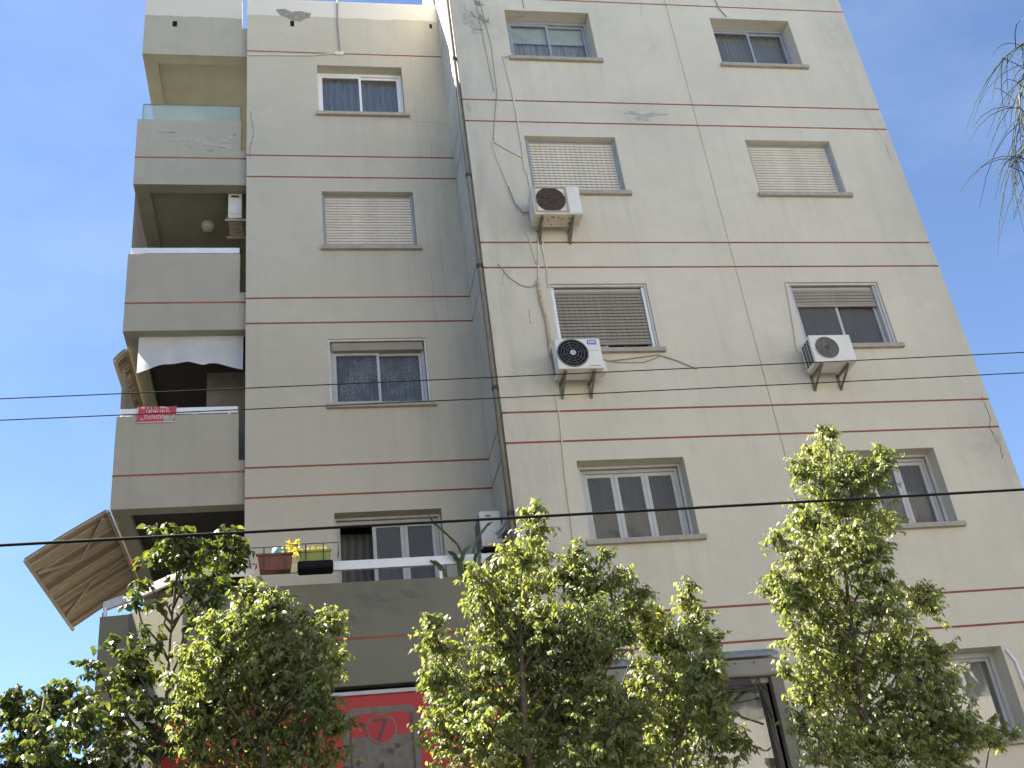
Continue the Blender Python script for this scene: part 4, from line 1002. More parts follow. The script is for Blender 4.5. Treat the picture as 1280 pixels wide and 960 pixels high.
def tree(name, label, cat, trunk, lobes, mt, seed, density=1.0, L=.057, Wd=.0215, droop=.75, tone=(.15, .75), group=None, twig_r=.0022):
    """trunk: list of (x,y,z,r); lobes: (x,y,z,rx,ry,rz[,density])"""
    r_ = random.Random(seed); base = Vector(trunk[0][:3])
    t = empty(name, label, cat, base, group)
    P(MB().tube([p[:3] for p in trunk], [p[3]*.62 for p in trunk], 8).build('trunk', M['bark'], None, True), t)
    cr = Crown(); tw = MB(); up_ = Vector((0, 0, 1))
    t0_ = [Vector(p[:3]) for p in trunk]; tp = [a.lerp(b, i/6) for a, b in zip(t0_[:-1], t0_[1:]) for i in range(6)]
    for lb in lobes:
        c = Vector(lb[:3]); rx, ry, rz = lb[3], lb[4]*.75, lb[5]; dens = (lb[6] if len(lb) > 6 else 1)*density
        # limb from the trunk to the lobe
        q = min(tp, key=lambda p: abs(c.z-p.z-(.12+1.25*math.hypot(p.x-c.x, p.y-c.y))))
        h_ = Vector((c.x-q.x, c.y-q.y, 0)); v_ = c.z-q.z; jj = Vector((r_.uniform(-.03, .03), r_.uniform(-.03, .03), 0))
        if rx > .1: P(MB().tube([q, q+h_*.35+Vector((0, 0, v_*.28))+jj, q+h_*.72+Vector((0, 0, v_*.62))-jj, c, c+h_*.1+Vector((0, 0, rz*.5))], [.013, .010, .008, .005, .002], 5).build('branch', M['bark'], None, True), t)
        area = rx*rz; nt_ = max(4, int(900*dens*area**.86))
        lt = r_.uniform(-.2, .2)
        for _ in range(nt_):
            d = rdir(r_); rad = r_.uniform(.15, 1.0)**.6*r_.choice((.8, 1, 1, 1.15, 1.3))
            p = c+Vector((d.x*rx*rad, d.y*ry*rad, d.z*rz*rad))
            out = (Vector((d.x, d.y, d.z*.4+.35))).normalized()
            ln = r_.uniform(.08, .26); st = p-out*ln*.5
            ax = (out+up_*r_.uniform(-.2, .7)).normalized()
            pts = [st, st+ax*ln*.5, st+ax*ln+Vector((0, 0, -.25*ln))]
            tw.tube(pts, [twig_r*1.6, twig_r, twig_r*.6], 3, False)
            tt = tone[0]+(tone[1]-tone[0])*r_.random()+lt
            nl = r_.randint(10, 15)
            for k in range(nl):
                u = (k+.6)/nl; pos = pts[0].lerp(pts[1], u*2) if u < .5 else pts[1].lerp(pts[2], u*2-1)
                sd_ = rdir(r_); sd_.z *= .4
                a = (sd_*.85+Vector((0, 0, -droop*r_.uniform(.5, 1.7)))+ax*.25).normalized()
                nr = (rdir(r_)*.8+out*.5+up_*.45).normalized()
                tn = tt+.28*(u-.45)+r_.uniform(-.1, .1)
                if r_.random() < .012: tn = r_.choice((.95, .965, 1.0))
                else: tn = min(.92, max(0, tn))
                s_ = r_.uniform(.5, 1.35)
                cr.leaf(pos, a, nr, L*s_, Wd*s_*r_.uniform(.85, 1.15), tn)
    cr.build('crown', mt, t)
    o = tw.build('twigs', M['bark']); P(o, t); o['kind'] = 'stuff'
    return t
#LOBES  crown lobes in metres: x, y, z, radii
T_RIGHT = [(1.85, -4.5, -0.02, 0.09), (1.8, -4.5, 1.565, 0.07), (1.8, -4.5, 3.13, 0.05), (1.9, -4.5, 3.82, 0.04), (1.99, -4.5, 4.53, 0.03), (2.13, -4.5, 5.3, 0.018), (2.22, -4.5, 6.05, 0.007)]
L_RIGHT = [(2.1, -4.68, 6.06, 0.1, 0.11, 0.11), (2.28, -4.33, 6.03, 0.22, 0.21, 0.18), (2.02, -4.37, 5.93, 0.11, 0.12, 0.12), (2.64, -4.62, 5.82, 0.15, 0.16, 0.15), (2.41, -4.5, 5.77, 0.26, 0.23, 0.18), (2.16, -4.53, 5.6, 0.42, 0.33, 0.21), (1.83, -4.42, 5.31, 0.22, 0.22, 0.19), (2.34, -4.36, 5.39, 0.38, 0.35, 0.28), (1.78, -4.7, 4.92, 0.37, 0.36, 0.32), (2.18, -4.74, 4.88, 0.25, 0.25, 0.23), (1.44, -4.33, 4.69, 0.1, 0.12, 0.12), (1.55, -4.53, 4.66, 0.2, 0.2, 0.18), (1.8, -4.37, 4.48, 0.39, 0.39, 0.34), (2.11, -4.75, 4.42, 0.31, 0.29, 0.24), (2.66, -4.53, 4.51, 0.17, 0.17, 0.15), (2.84, -4.39, 4.43, 0.09, 0.11, 0.12), (1.45, -4.64, 4.12, 0.26, 0.25, 0.22), (1.95, -4.28, 4.06, 0.44, 0.41, 0.35), (2.45, -4.3, 4.09, 0.3, 0.29, 0.26), (2.41, -4.73, 3.68, 0.3, 0.28, 0.23), (2.56, -4.74, 3.97, 0.11, 0.1, 0.09), (1.46, -4.48, 3.79, 0.25, 0.26, 0.25), (1.93, -4.28, 3.6, 0.43, 0.41, 0.35), (2.3, -4.56, 3.4, 0.4, 0.37, 0.3), (2.64, -4.64, 3.35, 0.24, 0.23, 0.2), (2.93, -4.54, 3.27, 0.15, 0.15, 0.14), (1.39, -4.74, 3.27, 0.32, 0.31, 0.28), (1.89, -4.64, 3.15, 0.46, 0.37, 0.25), (2.51, -4.53, 3.12, 0.27, 0.25, 0.21), (2.1, -4.71, 6.17, 0.05, 0.05, 0.06), (2.19, -4.7, 6.12, 0.05, 0.05, 0.06), (2.52, -4.32, 5.99, 0.07, 0.07, 0.07), (2.17, -4.23, 6.18, 0.07, 0.07, 0.07), (1.92, -4.39, 5.95, 0.05, 0.05, 0.06), (1.93, -4.32, 6.02, 0.05, 0.05, 0.06), (2.69, -4.59, 5.98, 0.05, 0.05, 0.06), (2.75, -4.56, 5.94, 0.05, 0.05, 0.06), (2.15, -4.48, 5.82, 0.08, 0.07, 0.07), (2.66, -4.43, 5.74, 0.08, 0.07, 0.07), (2.29, -4.51, 5.79, 0.1, 0.1, 0.08), (1.85, -4.57, 5.76, 0.1, 0.1, 0.08), (1.88, -4.36, 5.5, 0.07, 0.07, 0.07), (1.81, -4.42, 5.5, 0.07, 0.07, 0.07), (2.68, -4.29, 5.34, 0.1, 0.1, 0.11), (1.95, -4.4, 5.32, 0.1, 0.1, 0.11), (2.14, -4.53, 5.03, 0.1, 0.1, 0.12), (1.46, -4.57, 5.1, 0.1, 0.1, 0.12), (2.4, -4.63, 5.01, 0.08, 0.08, 0.09), (2.11, -4.8, 5.1, 0.08, 0.08, 0.09), (1.42, -4.39, 4.82, 0.05, 0.05, 0.06), (1.34, -4.28, 4.75, 0.05, 0.05, 0.06), (1.38, -4.53, 4.78, 0.06, 0.06, 0.07), (1.5, -4.62, 4.84, 0.06, 0.06, 0.07), (1.4, -4.49, 4.55, 0.1, 0.1, 0.13), (1.79, -4.43, 4.83, 0.1, 0.1, 0.13), (2.28, -4.71, 4.63, 0.1, 0.09, 0.09), (1.98, -4.89, 4.64, 0.1, 0.09, 0.09), (2.8, -4.52, 4.59, 0.05, 0.05, 0.06), (2.48, -4.48, 4.55, 0.05, 0.05, 0.06), (2.76, -4.35, 4.47, 0.05, 0.05, 0.06), (2.79, -4.44, 4.52, 0.05, 0.05, 0.06), (1.72, -4.7, 4.06, 0.08, 0.08, 0.08), (1.72, -4.68, 4.15, 0.08, 0.08, 0.08), (2.36, -4.27, 4.05, 0.1, 0.1, 0.13), (2.35, -4.19, 4.17, 0.1, 0.1, 0.13), (2.5, -4.31, 4.34, 0.1, 0.09, 0.1), (2.74, -4.32, 4.04, 0.1, 0.09, 0.1), (2.67, -4.62, 3.76, 0.1, 0.09, 0.09), (2.4, -4.7, 3.9, 0.1, 0.09, 0.09), (2.47, -4.79, 4.0, 0.05, 0.05, 0.06), (2.68, -4.77, 3.99, 0.05, 0.05, 0.06), (1.27, -4.47, 3.98, 0.08, 0.08, 0.1), (1.71, -4.4, 3.93, 0.08, 0.08, 0.1), (1.9, -4.22, 3.93, 0.1, 0.1, 0.13), (2.1, -4.35, 3.94, 0.1, 0.1, 0.13), (2.13, -4.63, 3.64, 0.1, 0.1, 0.11), (1.86, -4.63, 3.34, 0.1, 0.1, 0.11), (2.41, -4.54, 3.39, 0.08, 0.07, 0.08), (2.45, -4.7, 3.47, 0.08, 0.07, 0.08), (3.09, -4.61, 3.23, 0.05, 0.05, 0.06), (2.77, -4.53, 3.33, 0.05, 0.05, 0.06), (1.73, -4.59, 3.37, 0.1, 0.1, 0.11), (1.16, -4.78, 3.48, 0.1, 0.1, 0.11), (2.13, -4.58, 3.35, 0.1, 0.1, 0.1), (2.0, -4.79, 3.38, 0.1, 0.1, 0.1), (2.36, -4.53, 3.29, 0.09, 0.08, 0.08), (2.69, -4.43, 3.31, 0.09, 0.08, 0.08)]
T_MID = [(-1.02, -4.5, -0.02, 0.09), (-1.07, -4.5, 1.685, 0.07), (-1.07, -4.5, 3.37, 0.055), (-1.05, -4.5, 3.84, 0.045), (-1.01, -4.5, 4.37, 0.03), (-0.91, -4.5, 4.93, 0.016), (-0.76, -4.5, 5.48, 0.006)]
L_MID = [(-0.64, -4.04, 5.72, 0.07, 0.1, 0.11), (-0.7, -4.04, 5.53, 0.13, 0.14, 0.14), (-0.94, -4.75, 5.01, 0.23, 0.21, 0.17), (-1.27, -4.73, 4.82, 0.17, 0.16, 0.13), (-0.92, -4.13, 4.96, 0.36, 0.33, 0.27), (-1.26, -4.21, 4.9, 0.15, 0.14, 0.12), (-1.13, -4.26, 4.56, 0.36, 0.35, 0.31), (-0.8, -4.55, 4.51, 0.23, 0.25, 0.24), (-1.0, -4.32, 4.25, 0.47, 0.42, 0.33), (-0.35, -4.31, 5.08, 0.24, 0.2, 0.14), (-0.32, -4.34, 4.84, 0.3, 0.27, 0.22), (-0.46, -4.67, 4.41, 0.35, 0.34, 0.3), (-0.56, -4.46, 4.15, 0.33, 0.33, 0.28), (0.01, -4.49, 4.67, 0.12, 0.15, 0.16), (0.17, -4.22, 4.56, 0.18, 0.19, 0.18), (0.36, -4.0, 4.47, 0.24, 0.24, 0.21), (0.51, -4.04, 4.33, 0.21, 0.2, 0.17), (0.59, -4.36, 4.68, 0.08, 0.11, 0.14), (0.55, -4.44, 4.44, 0.1, 0.12, 0.13), (0.58, -4.59, 4.23, 0.12, 0.12, 0.1), (0.43, -4.77, 3.95, 0.16, 0.18, 0.18), (0.43, -4.78, 3.65, 0.19, 0.24, 0.26), (0.53, -4.43, 3.44, 0.22, 0.25, 0.25), (-1.75, -4.55, 4.51, 0.08, 0.1, 0.1), (-1.7, -4.5, 4.38, 0.12, 0.12, 0.11), (-1.59, -4.09, 4.3, 0.18, 0.18, 0.16), (-1.73, -4.38, 4.12, 0.14, 0.13, 0.1), (-1.54, -4.35, 3.98, 0.3, 0.3, 0.27), (-1.72, -4.61, 3.7, 0.23, 0.22, 0.2), (-1.47, -4.78, 3.52, 0.34, 0.31, 0.26), (-0.52, -4.54, 3.85, 0.21, 0.22, 0.21), (-0.43, -4.69, 3.58, 0.33, 0.31, 0.26), (-0.73, -4.39, 3.81, 0.33, 0.33, 0.29), (-0.93, -4.0, 3.83, 0.41, 0.38, 0.32), (-1.08, -4.26, 3.48, 0.59, 0.42, 0.21), (-0.33, -4.65, 3.33, 0.44, 0.32, 0.17), (0.36, -4.09, 3.98, 0.31, 0.31, 0.27), (0.3, -4.16, 3.62, 0.22, 0.21, 0.19), (0.2, -4.21, 3.39, 0.27, 0.21, 0.14), (-0.72, -4.01, 5.73, 0.05, 0.05, 0.06), (-0.6, -3.99, 5.83, 0.05, 0.05, 0.06), (-0.56, -4.01, 5.58, 0.05, 0.05, 0.06), (-0.68, -4.04, 5.67, 0.05, 0.05, 0.06), (-1.18, -4.68, 5.01, 0.07, 0.07, 0.06), (-0.81, -4.67, 5.17, 0.07, 0.07, 0.06), (-1.24, -4.66, 4.95, 0.05, 0.05, 0.06), (-1.4, -4.77, 4.91, 0.05, 0.05, 0.06), (-0.68, -4.24, 5.19, 0.1, 0.1, 0.1), (-1.27, -3.99, 4.97, 0.1, 0.1, 0.1), (-1.15, -4.18, 5.0, 0.05, 0.05, 0.06), (-1.26, -4.19, 5.02, 0.05, 0.05, 0.06), (-1.24, -4.36, 4.85, 0.1, 0.1, 0.12), (-1.15, -4.22, 4.91, 0.1, 0.1, 0.12), (-0.55, -4.49, 4.51, 0.07, 0.08, 0.09), (-1.02, -4.49, 4.52, 0.07, 0.08, 0.09), (-0.5, -4.42, 4.22, 0.1, 0.1, 0.13), (-0.55, -4.49, 4.44, 0.1, 0.1, 0.13), (-0.37, -4.36, 5.24, 0.08, 0.06, 0.06), (-0.11, -4.33, 5.15, 0.08, 0.06, 0.06), (-0.52, -4.38, 4.98, 0.1, 0.09, 0.08), (-0.02, -4.45, 4.92, 0.1, 0.09, 0.08), (-0.77, -4.59, 4.38, 0.1, 0.1, 0.11), (-0.13, -4.56, 4.35, 0.1, 0.1, 0.11), (-0.26, -4.4, 4.23, 0.1, 0.1, 0.11), (-0.44, -4.3, 4.38, 0.1, 0.1, 0.11), (0.12, -4.51, 4.71, 0.05, 0.05, 0.06), (-0.04, -4.55, 4.83, 0.05, 0.05, 0.06), (0.26, -4.23, 4.69, 0.06, 0.06, 0.07), (0.01, -4.14, 4.67, 0.06, 0.06, 0.07), (0.14, -3.95, 4.61, 0.08, 0.08, 0.08), (0.38, -3.96, 4.67, 0.08, 0.08, 0.08), (0.63, -4.05, 4.45, 0.07, 0.06, 0.06), (0.32, -4.02, 4.36, 0.07, 0.06, 0.06), (0.62, -4.4, 4.81, 0.05, 0.05, 0.06), (0.51, -4.35, 4.66, 0.05, 0.05, 0.06), (0.58, -4.43, 4.55, 0.05, 0.05, 0.06), (0.64, -4.5, 4.47, 0.05, 0.05, 0.06), (0.69, -4.57, 4.26, 0.05, 0.05, 0.06), (0.58, -4.54, 4.34, 0.05, 0.05, 0.06), (0.28, -4.78, 3.9, 0.05, 0.06, 0.07), (0.56, -4.75, 4.06, 0.05, 0.06, 0.07), (0.25, -4.84, 3.77, 0.06, 0.08, 0.1), (0.49, -4.9, 3.91, 0.06, 0.08, 0.1), (0.75, -4.53, 3.4, 0.07, 0.08, 0.1), (0.37, -4.53, 3.6, 0.07, 0.08, 0.1), (-1.68, -4.58, 4.55, 0.05, 0.05, 0.06), (-1.76, -4.57, 4.61, 0.05, 0.05, 0.06), (-1.76, -4.45, 4.47, 0.05, 0.05, 0.06), (-1.83, -4.51, 4.36, 0.05, 0.05, 0.06), (-1.6, -4.17, 4.47, 0.06, 0.06, 0.06), (-1.53, -4.15, 4.46, 0.06, 0.06, 0.06), (-1.58, -4.4, 4.13, 0.05, 0.05, 0.06), (-1.74, -4.37, 4.23, 0.05, 0.05, 0.06), (-1.3, -4.39, 4.2, 0.1, 0.1, 0.1), (-1.23, -4.47, 3.91, 0.1, 0.1, 0.1), (-1.55, -4.57, 3.87, 0.07, 0.07, 0.08), (-1.49, -4.63, 3.65, 0.07, 0.07, 0.08), (-1.45, -4.75, 3.77, 0.1, 0.1, 0.1), (-1.14, -4.82, 3.51, 0.1, 0.1, 0.1), (-0.71, -4.48, 3.84, 0.07, 0.07, 0.08), (-0.32, -4.56, 3.94, 0.07, 0.07, 0.08), (-0.38, -4.72, 3.86, 0.1, 0.1, 0.1), (-0.13, -4.82, 3.62, 0.1, 0.1, 0.1), (-1.07, -4.24, 3.89, 0.1, 0.1, 0.11), (-0.93, -4.34, 4.01, 0.1, 0.1, 0.11), (-1.31, -4.0, 4.01, 0.1, 0.1, 0.12), (-0.72, -3.89, 4.11, 0.1, 0.1, 0.12), (-0.62, -4.27, 3.62, 0.1, 0.1, 0.08), (-1.72, -4.08, 3.45, 0.1, 0.1, 0.08), (-0.74, -4.74, 3.38, 0.1, 0.1, 0.06), (-0.31, -4.67, 3.49, 0.1, 0.1, 0.06), (0.14, -4.06, 4.22, 0.1, 0.1, 0.1), (0.09, -4.13, 4.07, 0.1, 0.1, 0.1), (0.1, -4.18, 3.57, 0.07, 0.07, 0.07), (0.5, -4.08, 3.61, 0.07, 0.07, 0.07), (-0.08, -4.29, 3.35, 0.09, 0.07, 0.06), (0.38, -4.17, 3.49, 0.09, 0.07, 0.06)]
T_LEFT = [(-3.0500000000000003, -4.7, -0.02, 0.09), (-3.1, -4.7, 1.75, 0.07), (-3.1, -4.7, 3.5, 0.05), (-3.13, -4.7, 3.94, 0.035), (-3.22, -4.7, 4.33, 0.02), (-3.28, -4.7, 4.62, 0.008)]
L_LEFT = [(-3.27, -4.86, 4.61, 0.27, 0.23, 0.16), (-3.21, -4.67, 4.85, 0.08, 0.1, 0.1), (-3.0, -4.78, 4.73, 0.1, 0.11, 0.11), (-2.74, -4.64, 4.59, 0.08, 0.1, 0.1), (-3.07, -4.62, 4.63, 0.23, 0.22, 0.19), (-3.32, -4.96, 4.38, 0.29, 0.27, 0.22), (-3.44, -4.99, 4.16, 0.28, 0.26, 0.23), (-3.01, -4.5, 4.41, 0.36, 0.33, 0.26), (-2.69, -4.84, 4.34, 0.2, 0.2, 0.17), (-2.58, -4.86, 4.54, 0.06, 0.1, 0.08), (-2.57, -4.4, 4.31, 0.14, 0.15, 0.14), (-3.28, -4.72, 4.14, 0.41, 0.37, 0.29), (-2.86, -4.5, 4.17, 0.34, 0.32, 0.27), (-3.45, -4.71, 3.91, 0.36, 0.33, 0.26), (-3.04, -4.62, 3.84, 0.47, 0.39, 0.28), (-2.68, -4.91, 3.85, 0.2, 0.2, 0.18), (-2.59, -4.62, 3.77, 0.16, 0.13, 0.09), (-3.29, -4.48, 3.65, 0.49, 0.36, 0.2), (-2.74, -4.69, 3.56, 0.27, 0.23, 0.17), (-3.64, -4.56, 3.78, 0.24, 0.26, 0.26), (-3.7, -4.6, 4.08, 0.17, 0.19, 0.18), (-2.98, -4.84, 4.6, 0.09, 0.07, 0.06), (-3.1, -4.78, 4.72, 0.09, 0.07, 0.06), (-3.2, -4.63, 4.96, 0.05, 0.05, 0.06), (-3.27, -4.68, 4.93, 0.05, 0.05, 0.06), (-3.09, -4.73, 4.78, 0.05, 0.05, 0.06), (-3.09, -4.82, 4.75, 0.05, 0.05, 0.06), (-2.66, -4.65, 4.65, 0.05, 0.05, 0.06), (-2.78, -4.64, 4.68, 0.05, 0.05, 0.06), (-2.98, -4.6, 4.8, 0.07, 0.07, 0.07), (-3.15, -4.58, 4.83, 0.07, 0.07, 0.07), (-3.64, -4.83, 4.37, 0.09, 0.09, 0.08), (-3.48, -4.86, 4.55, 0.09, 0.09, 0.08), (-3.75, -4.97, 4.12, 0.09, 0.08, 0.09), (-3.63, -4.9, 4.31, 0.09, 0.08, 0.09), (-3.1, -4.64, 4.65, 0.1, 0.1, 0.1), (-3.41, -4.64, 4.48, 0.1, 0.1, 0.1), (-2.87, -4.91, 4.41, 0.06, 0.06, 0.06), (-2.54, -4.77, 4.47, 0.06, 0.06, 0.06), (-2.52, -4.91, 4.53, 0.05, 0.05, 0.06), (-2.62, -4.82, 4.59, 0.05, 0.05, 0.06), (-2.71, -4.33, 4.28, 0.05, 0.05, 0.06), (-2.49, -4.39, 4.41, 0.05, 0.05, 0.06), (-2.9, -4.75, 4.09, 0.1, 0.1, 0.11), (-3.43, -4.89, 4.39, 0.1, 0.1, 0.11), (-3.19, -4.35, 4.22, 0.1, 0.1, 0.1), (-3.2, -4.51, 4.19, 0.1, 0.1, 0.1), (-3.48, -4.68, 4.19, 0.1, 0.1, 0.1), (-3.53, -4.56, 4.18, 0.1, 0.1, 0.1), (-3.05, -4.53, 4.12, 0.1, 0.1, 0.11), (-2.66, -4.43, 3.99, 0.1, 0.1, 0.11), (-2.7, -5.01, 4.04, 0.06, 0.06, 0.07), (-2.61, -5.01, 4.03, 0.06, 0.06, 0.07), (-2.66, -4.68, 3.86, 0.05, 0.05, 0.06), (-2.66, -4.6, 3.85, 0.05, 0.05, 0.06), (-3.01, -4.39, 3.83, 0.1, 0.1, 0.08), (-2.85, -4.42, 3.61, 0.1, 0.1, 0.08), (-3.0, -4.7, 3.53, 0.09, 0.07, 0.06), (-2.83, -4.72, 3.72, 0.09, 0.07, 0.06), (-3.49, -4.54, 3.98, 0.08, 0.08, 0.1), (-3.48, -4.49, 3.97, 0.08, 0.08, 0.1), (-3.53, -4.56, 4.04, 0.05, 0.06, 0.07), (-3.59, -4.54, 4.21, 0.05, 0.06, 0.07)]
T_SPARSE = [(-3.8800000000000003, -4.2, -0.02, 0.09), (-3.93, -4.2, 1.835, 0.07), (-3.93, -4.2, 3.67, 0.03), (-3.88, -4.2, 4.13, 0.024), (-3.87, -4.2, 4.66, 0.018), (-3.85, -4.2, 5.07, 0.012), (-3.82, -4.2, 5.5, 0.006)]
L_SPARSE = [(-3.94, -4.31, 4.63, 0.09, 0.1, 0.08, 0.5), (-3.78, -4.36, 5.5, 0.18, 0.14, 0.09), (-3.94, -4.24, 5.42, 0.1, 0.12, 0.13), (-3.75, -4.34, 5.3, 0.24, 0.2, 0.14), (-3.45, -4.37, 5.41, 0.14, 0.12, 0.1), (-3.38, -4.24, 5.32, 0.1, 0.13, 0.15), (-3.58, -4.03, 5.3, 0.25, 0.22, 0.16), (-4.09, -4.08, 5.24, 0.11, 0.1, 0.07, 0.7), (-3.88, -4.09, 5.15, 0.14, 0.13, 0.1, 0.6), (-4.14, -4.31, 4.98, 0.12, 0.11, 0.1, 0.6), (-3.96, -4.19, 4.97, 0.11, 0.1, 0.07, 0.5), (-3.6, -4.29, 4.99, 0.23, 0.2, 0.16), (-4.08, -4.33, 4.66, 0.09, 0.11, 0.11, 0.45), (-3.68, -4.36, 4.76, 0.13, 0.13, 0.13, 0.5), (-4.18, -4.31, 4.54, 0.14, 0.15, 0.14), (-4.48, -4.03, 4.58, 0.11, 0.1, 0.08, 0.7), (-4.27, -4.07, 4.43, 0.22, 0.2, 0.17), (-4.14, -4.08, 4.44, 0.13, 0.15, 0.15, 0.7), (-3.75, -4.08, 4.54, 0.12, 0.13, 0.13, 0.4), (-3.97, -4.32, 4.08, 0.19, 0.16, 0.12, 0.6), (-4.22, -4.28, 4.11, 0.19, 0.18, 0.15), (-3.83, -4.15, 3.92, 0.22, 0.21, 0.18, 0.8), (-4.11, -4.11, 3.89, 0.23, 0.2, 0.16), (-3.98, -4.42, 5.52, 0.06, 0.05, 0.06), (-3.85, -4.36, 5.59, 0.06, 0.05, 0.06), (-3.84, -4.29, 5.47, 0.05, 0.05, 0.06), (-4.05, -4.23, 5.41, 0.05, 0.05, 0.06), (-3.57, -4.33, 5.42, 0.08, 0.06, 0.06), (-4.01, -4.34, 5.32, 0.08, 0.06, 0.06), (-3.4, -4.38, 5.51, 0.05, 0.05, 0.06), (-3.32, -4.33, 5.44, 0.05, 0.05, 0.06), (-3.29, -4.22, 5.3, 0.05, 0.05, 0.06), (-3.3, -4.24, 5.43, 0.05, 0.05, 0.06), (-3.42, -4.1, 5.45, 0.08, 0.07, 0.06), (-3.5, -4.0, 5.44, 0.08, 0.07, 0.06), (-3.43, -4.24, 5.1, 0.07, 0.06, 0.06), (-3.45, -4.21, 5.12, 0.07, 0.06, 0.06), (-4.05, -4.35, 4.55, 0.05, 0.05, 0.06), (-4.3, -4.35, 4.62, 0.05, 0.05, 0.06), (-4.15, -4.08, 4.56, 0.07, 0.06, 0.06), (-4.04, -3.99, 4.4, 0.07, 0.06, 0.06), (-4.42, -4.2, 4.09, 0.06, 0.06, 0.06), (-4.04, -4.2, 4.08, 0.06, 0.06, 0.06), (-4.31, -4.02, 3.97, 0.07, 0.06, 0.06), (-4.22, -4.15, 4.05, 0.07, 0.06, 0.06)]
T_FAR = [(-4.66, -4.6, -0.02, 0.09), (-4.71, -4.6, 1.825, 0.07), (-4.71, -4.6, 3.65, 0.05), (-4.73, -4.6, 3.92, 0.03), (-4.72, -4.6, 4.15, 0.012)]
L_FAR = [(-4.97, -4.53, 4.2, 0.05, 0.1, 0.05), (-4.93, -4.45, 4.05, 0.15, 0.16, 0.16), (-4.68, -4.42, 4.22, 0.06, 0.1, 0.08), (-4.75, -4.33, 4.13, 0.27, 0.25, 0.2), (-4.52, -4.46, 4.11, 0.16, 0.15, 0.12), (-4.95, -4.35, 3.84, 0.22, 0.23, 0.22), (-4.52, -4.88, 3.71, 0.28, 0.26, 0.22), (-4.37, -4.62, 3.67, 0.2, 0.2, 0.19), (-4.7, -4.33, 3.65, 0.36, 0.26, 0.13), (-4.21, -4.51, 3.6, 0.18, 0.17, 0.15), (-5.02, -4.53, 4.2, 0.05, 0.05, 0.06), (-4.93, -4.52, 4.23, 0.05, 0.05, 0.06), (-4.79, -4.49, 4.01, 0.05, 0.05, 0.06), (-5.09, -4.5, 4.05, 0.05, 0.05, 0.06), (-4.73, -4.41, 4.25, 0.05, 0.05, 0.06), (-4.63, -4.38, 4.23, 0.05, 0.05, 0.06), (-4.52, -4.21, 4.22, 0.09, 0.08, 0.08), (-5.01, -4.21, 4.16, 0.09, 0.08, 0.08), (-4.54, -4.5, 4.24, 0.05, 0.05, 0.06), (-4.69, -4.39, 4.1, 0.05, 0.05, 0.06), (-5.16, -4.38, 3.86, 0.07, 0.07, 0.08), (-4.75, -4.45, 3.9, 0.07, 0.07, 0.08), (-4.32, -5.01, 3.88, 0.09, 0.08, 0.08), (-4.69, -4.93, 3.88, 0.09, 0.08, 0.08), (-4.56, -4.66, 3.74, 0.06, 0.06, 0.07), (-4.35, -4.71, 3.87, 0.06, 0.06, 0.07), (-5.02, -4.27, 3.63, 0.1, 0.08, 0.06), (-5.01, -4.26, 3.68, 0.1, 0.08, 0.06), (-4.12, -4.59, 3.74, 0.06, 0.05, 0.06), (-4.04, -4.43, 3.58, 0.06, 0.05, 0.06)]
tree('fig_tree', 'tall slim leafy tree at right with spire top', 'tree', T_RIGHT, L_RIGHT, M['leaf'], 11, 1.0, tone=(.3, .95), group='street trees')
tree('fig_tree', 'broad bright green tree with several spires at centre', 'tree', T_MID, L_MID, M['leaf'], 12, 1.1, tone=(.3, .95), group='street trees')
tree('fig_tree', 'dense dark green tree in front of the terrace corner', 'tree', T_LEFT, L_LEFT, M['leaf'], 13, .95, tone=(.2, .85), group='street trees')
tree('sparse_tree', 'thin sparse tree with bare stem and broad leaves beside wooden blind', 'tree', T_SPARSE, L_SPARSE, M['leaf_dark'], 14, .42, L=.068, Wd=.038, droop=.55, tone=(.1, .85), group='street trees')
tree('broadleaf_tree', 'low dark tree crown at the bottom left corner', 'tree', T_FAR, L_FAR, M['leaf_dark'], 15, .62, L=.064, Wd=.034, tone=(.1, .8), group='street trees')

# drooping needle branches of a tree just outside the frame on the right
nd = empty('needle_tree', 'drooping thin needle branches against blue sky at upper right', 'tree', (6.2, -6.6, 0))
P(MB().tube([(6.2, -6.6, -.02), (6.15, -6.7, 4), (5.9, -6.8, 7.5), (5.6, -6.9, 10.5)], [.16, .13, .09, .03], 10).build('trunk', M['bark'], None, True), nd)
r_ = random.Random(21)
def needle_branch(pts, nn, seed):
    q_ = random.Random(seed)
    P(MB().tube(pts, [.016]+[.008]*(len(pts)-2)+[.003], 5).build('branch', M['needle_pale'], None, True), nd)
    m = MB(); m2 = MB()
    for i in range(nn):
        k = q_.randrange(max(1, len(pts)-3), len(pts)-1) if q_.random() < .75 else q_.randrange(len(pts)-1)
        p = Vector(pts[k]).lerp(Vector(pts[k+1]), q_.random())
        d = Vector((q_.uniform(-1, .6), q_.uniform(-1, 1), q_.uniform(-1.2, .35))).normalized(); ln = q_.uniform(.3, .75)
        pp = [p+d*ln*t+Vector((0, 0, -ln*.75*t*t)) for t in (0, .25, .5, .75, 1)]
        (m if q_.random() < .8 else m2).tube(pp, [.0045, .0042, .004, .003, .0016], 4, False)
    o = m.build('needles', M['needle']); P(o, nd); o['kind'] = 'stuff'
    if m2.v: o = m2.build('needles', M['needle_pale']); P(o, nd); o['kind'] = 'stuff'
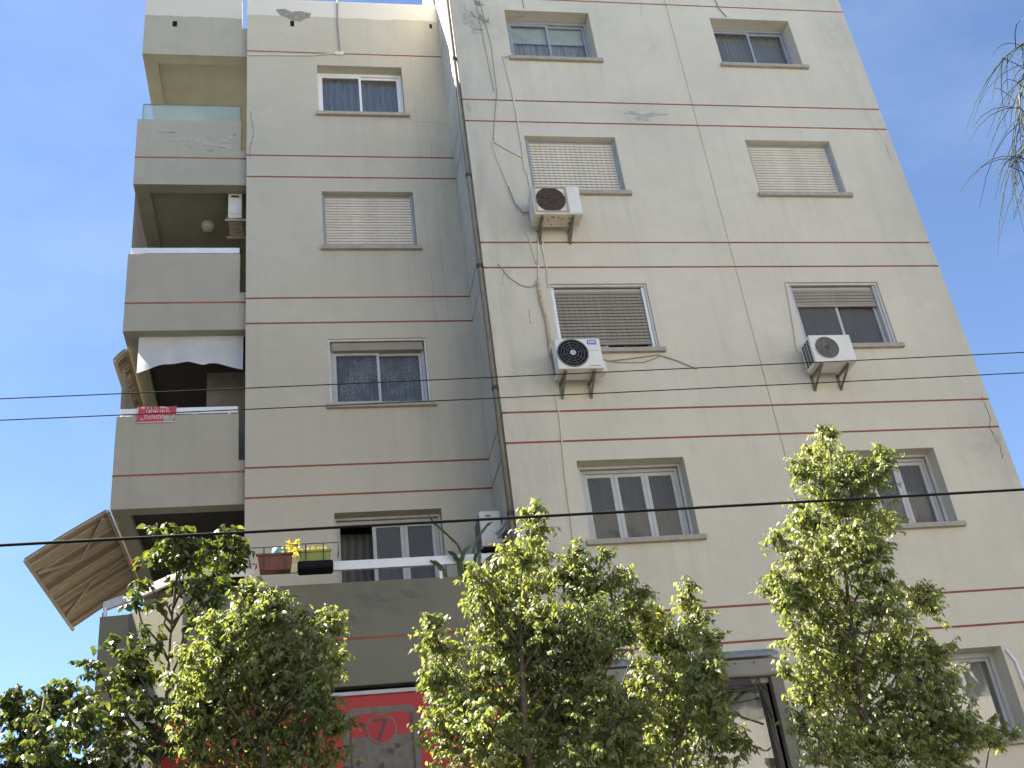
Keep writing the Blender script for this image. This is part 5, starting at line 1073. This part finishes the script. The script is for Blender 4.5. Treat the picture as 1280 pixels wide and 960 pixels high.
needle_branch([(5.85, -6.8, 8.4), (5.0, -6.9, 9.0), (4.3, -7, 9.05), (3.9, -7, 8.92), (3.6, -7, 8.7)], 34, 1)
needle_branch([(5.8, -6.8, 8.6), (4.7, -6.9, 9.0), (3.95, -7, 8.7), (3.62, -7, 8.25), (3.45, -7, 7.75)], 44, 2)
needle_branch([(5.9, -6.8, 8.0), (4.6, -6.9, 8.5), (3.85, -7, 8.2), (3.5, -7, 7.7), (3.2, -7, 7.4)], 46, 3)
needle_branch([(5.9, -6.8, 7.6), (4.6, -6.9, 8.1), (3.8, -7, 7.8), (3.45, -7, 7.3)], 34, 4)

# ------------------------------------------------------------------ houses across the street (seen in the window glass), plus an unseen light blocker at left
def far_house(x0, x1, y, h, label):
    t = empty('street_house', label, 'building', ((x0+x1)/2, y, 0), 'pale houses across the street')
    hs = []; n = int((x1-x0)/3.2); fl = int(h/3)
    for k in range(fl):
        for i in range(n):
            a = x0+1+i*3.2; hs.append((a, a+1.4, k*3+1.0, k*3+2.4))
    m = facade(lambda u, z, d: (u, y-d, z), x0, x1, 0, h, hs, [], hd=.25); P(m.build('wall', M['far_wall']), t)
    P(MB().box(x0, x1, y-9, y-.4, 0, h-.05).build('body', M['far_wall']), t)
    P(MB().box(x0, x1, y-.3, y+.02, 0, 3.9).build('bounce_cut_front', M['bounce_dark']), t)  # dark ground floor added to cut light bounced toward the facade
    for a, b, c, d_ in hs: P(MB().box(a, b, y-.24, y-.2, c, d_).build('window', M['glass']), t)
t = empty('street_house', 'unseen block added left of the camera to hold back sky light', 'building', (-20, 2, 0), 'pale houses across the street')  # added out of view to darken surfaces facing left
P(MB().box(-26, -14.2, -12, 15, 0, 15.5).build('wall', M['postgrey']), t)
P(MB().box(-26.3, -13.9, -12.3, 15.3, 15.5, 15.8).build('roof', M['soffit']), t)
far_house(-7.5, 6, -24.5, 15.3, 'cream five storey house right behind the camera'); far_house(7.5, 36, -24.2, 18.3, 'cream six storey house behind the right of the camera')
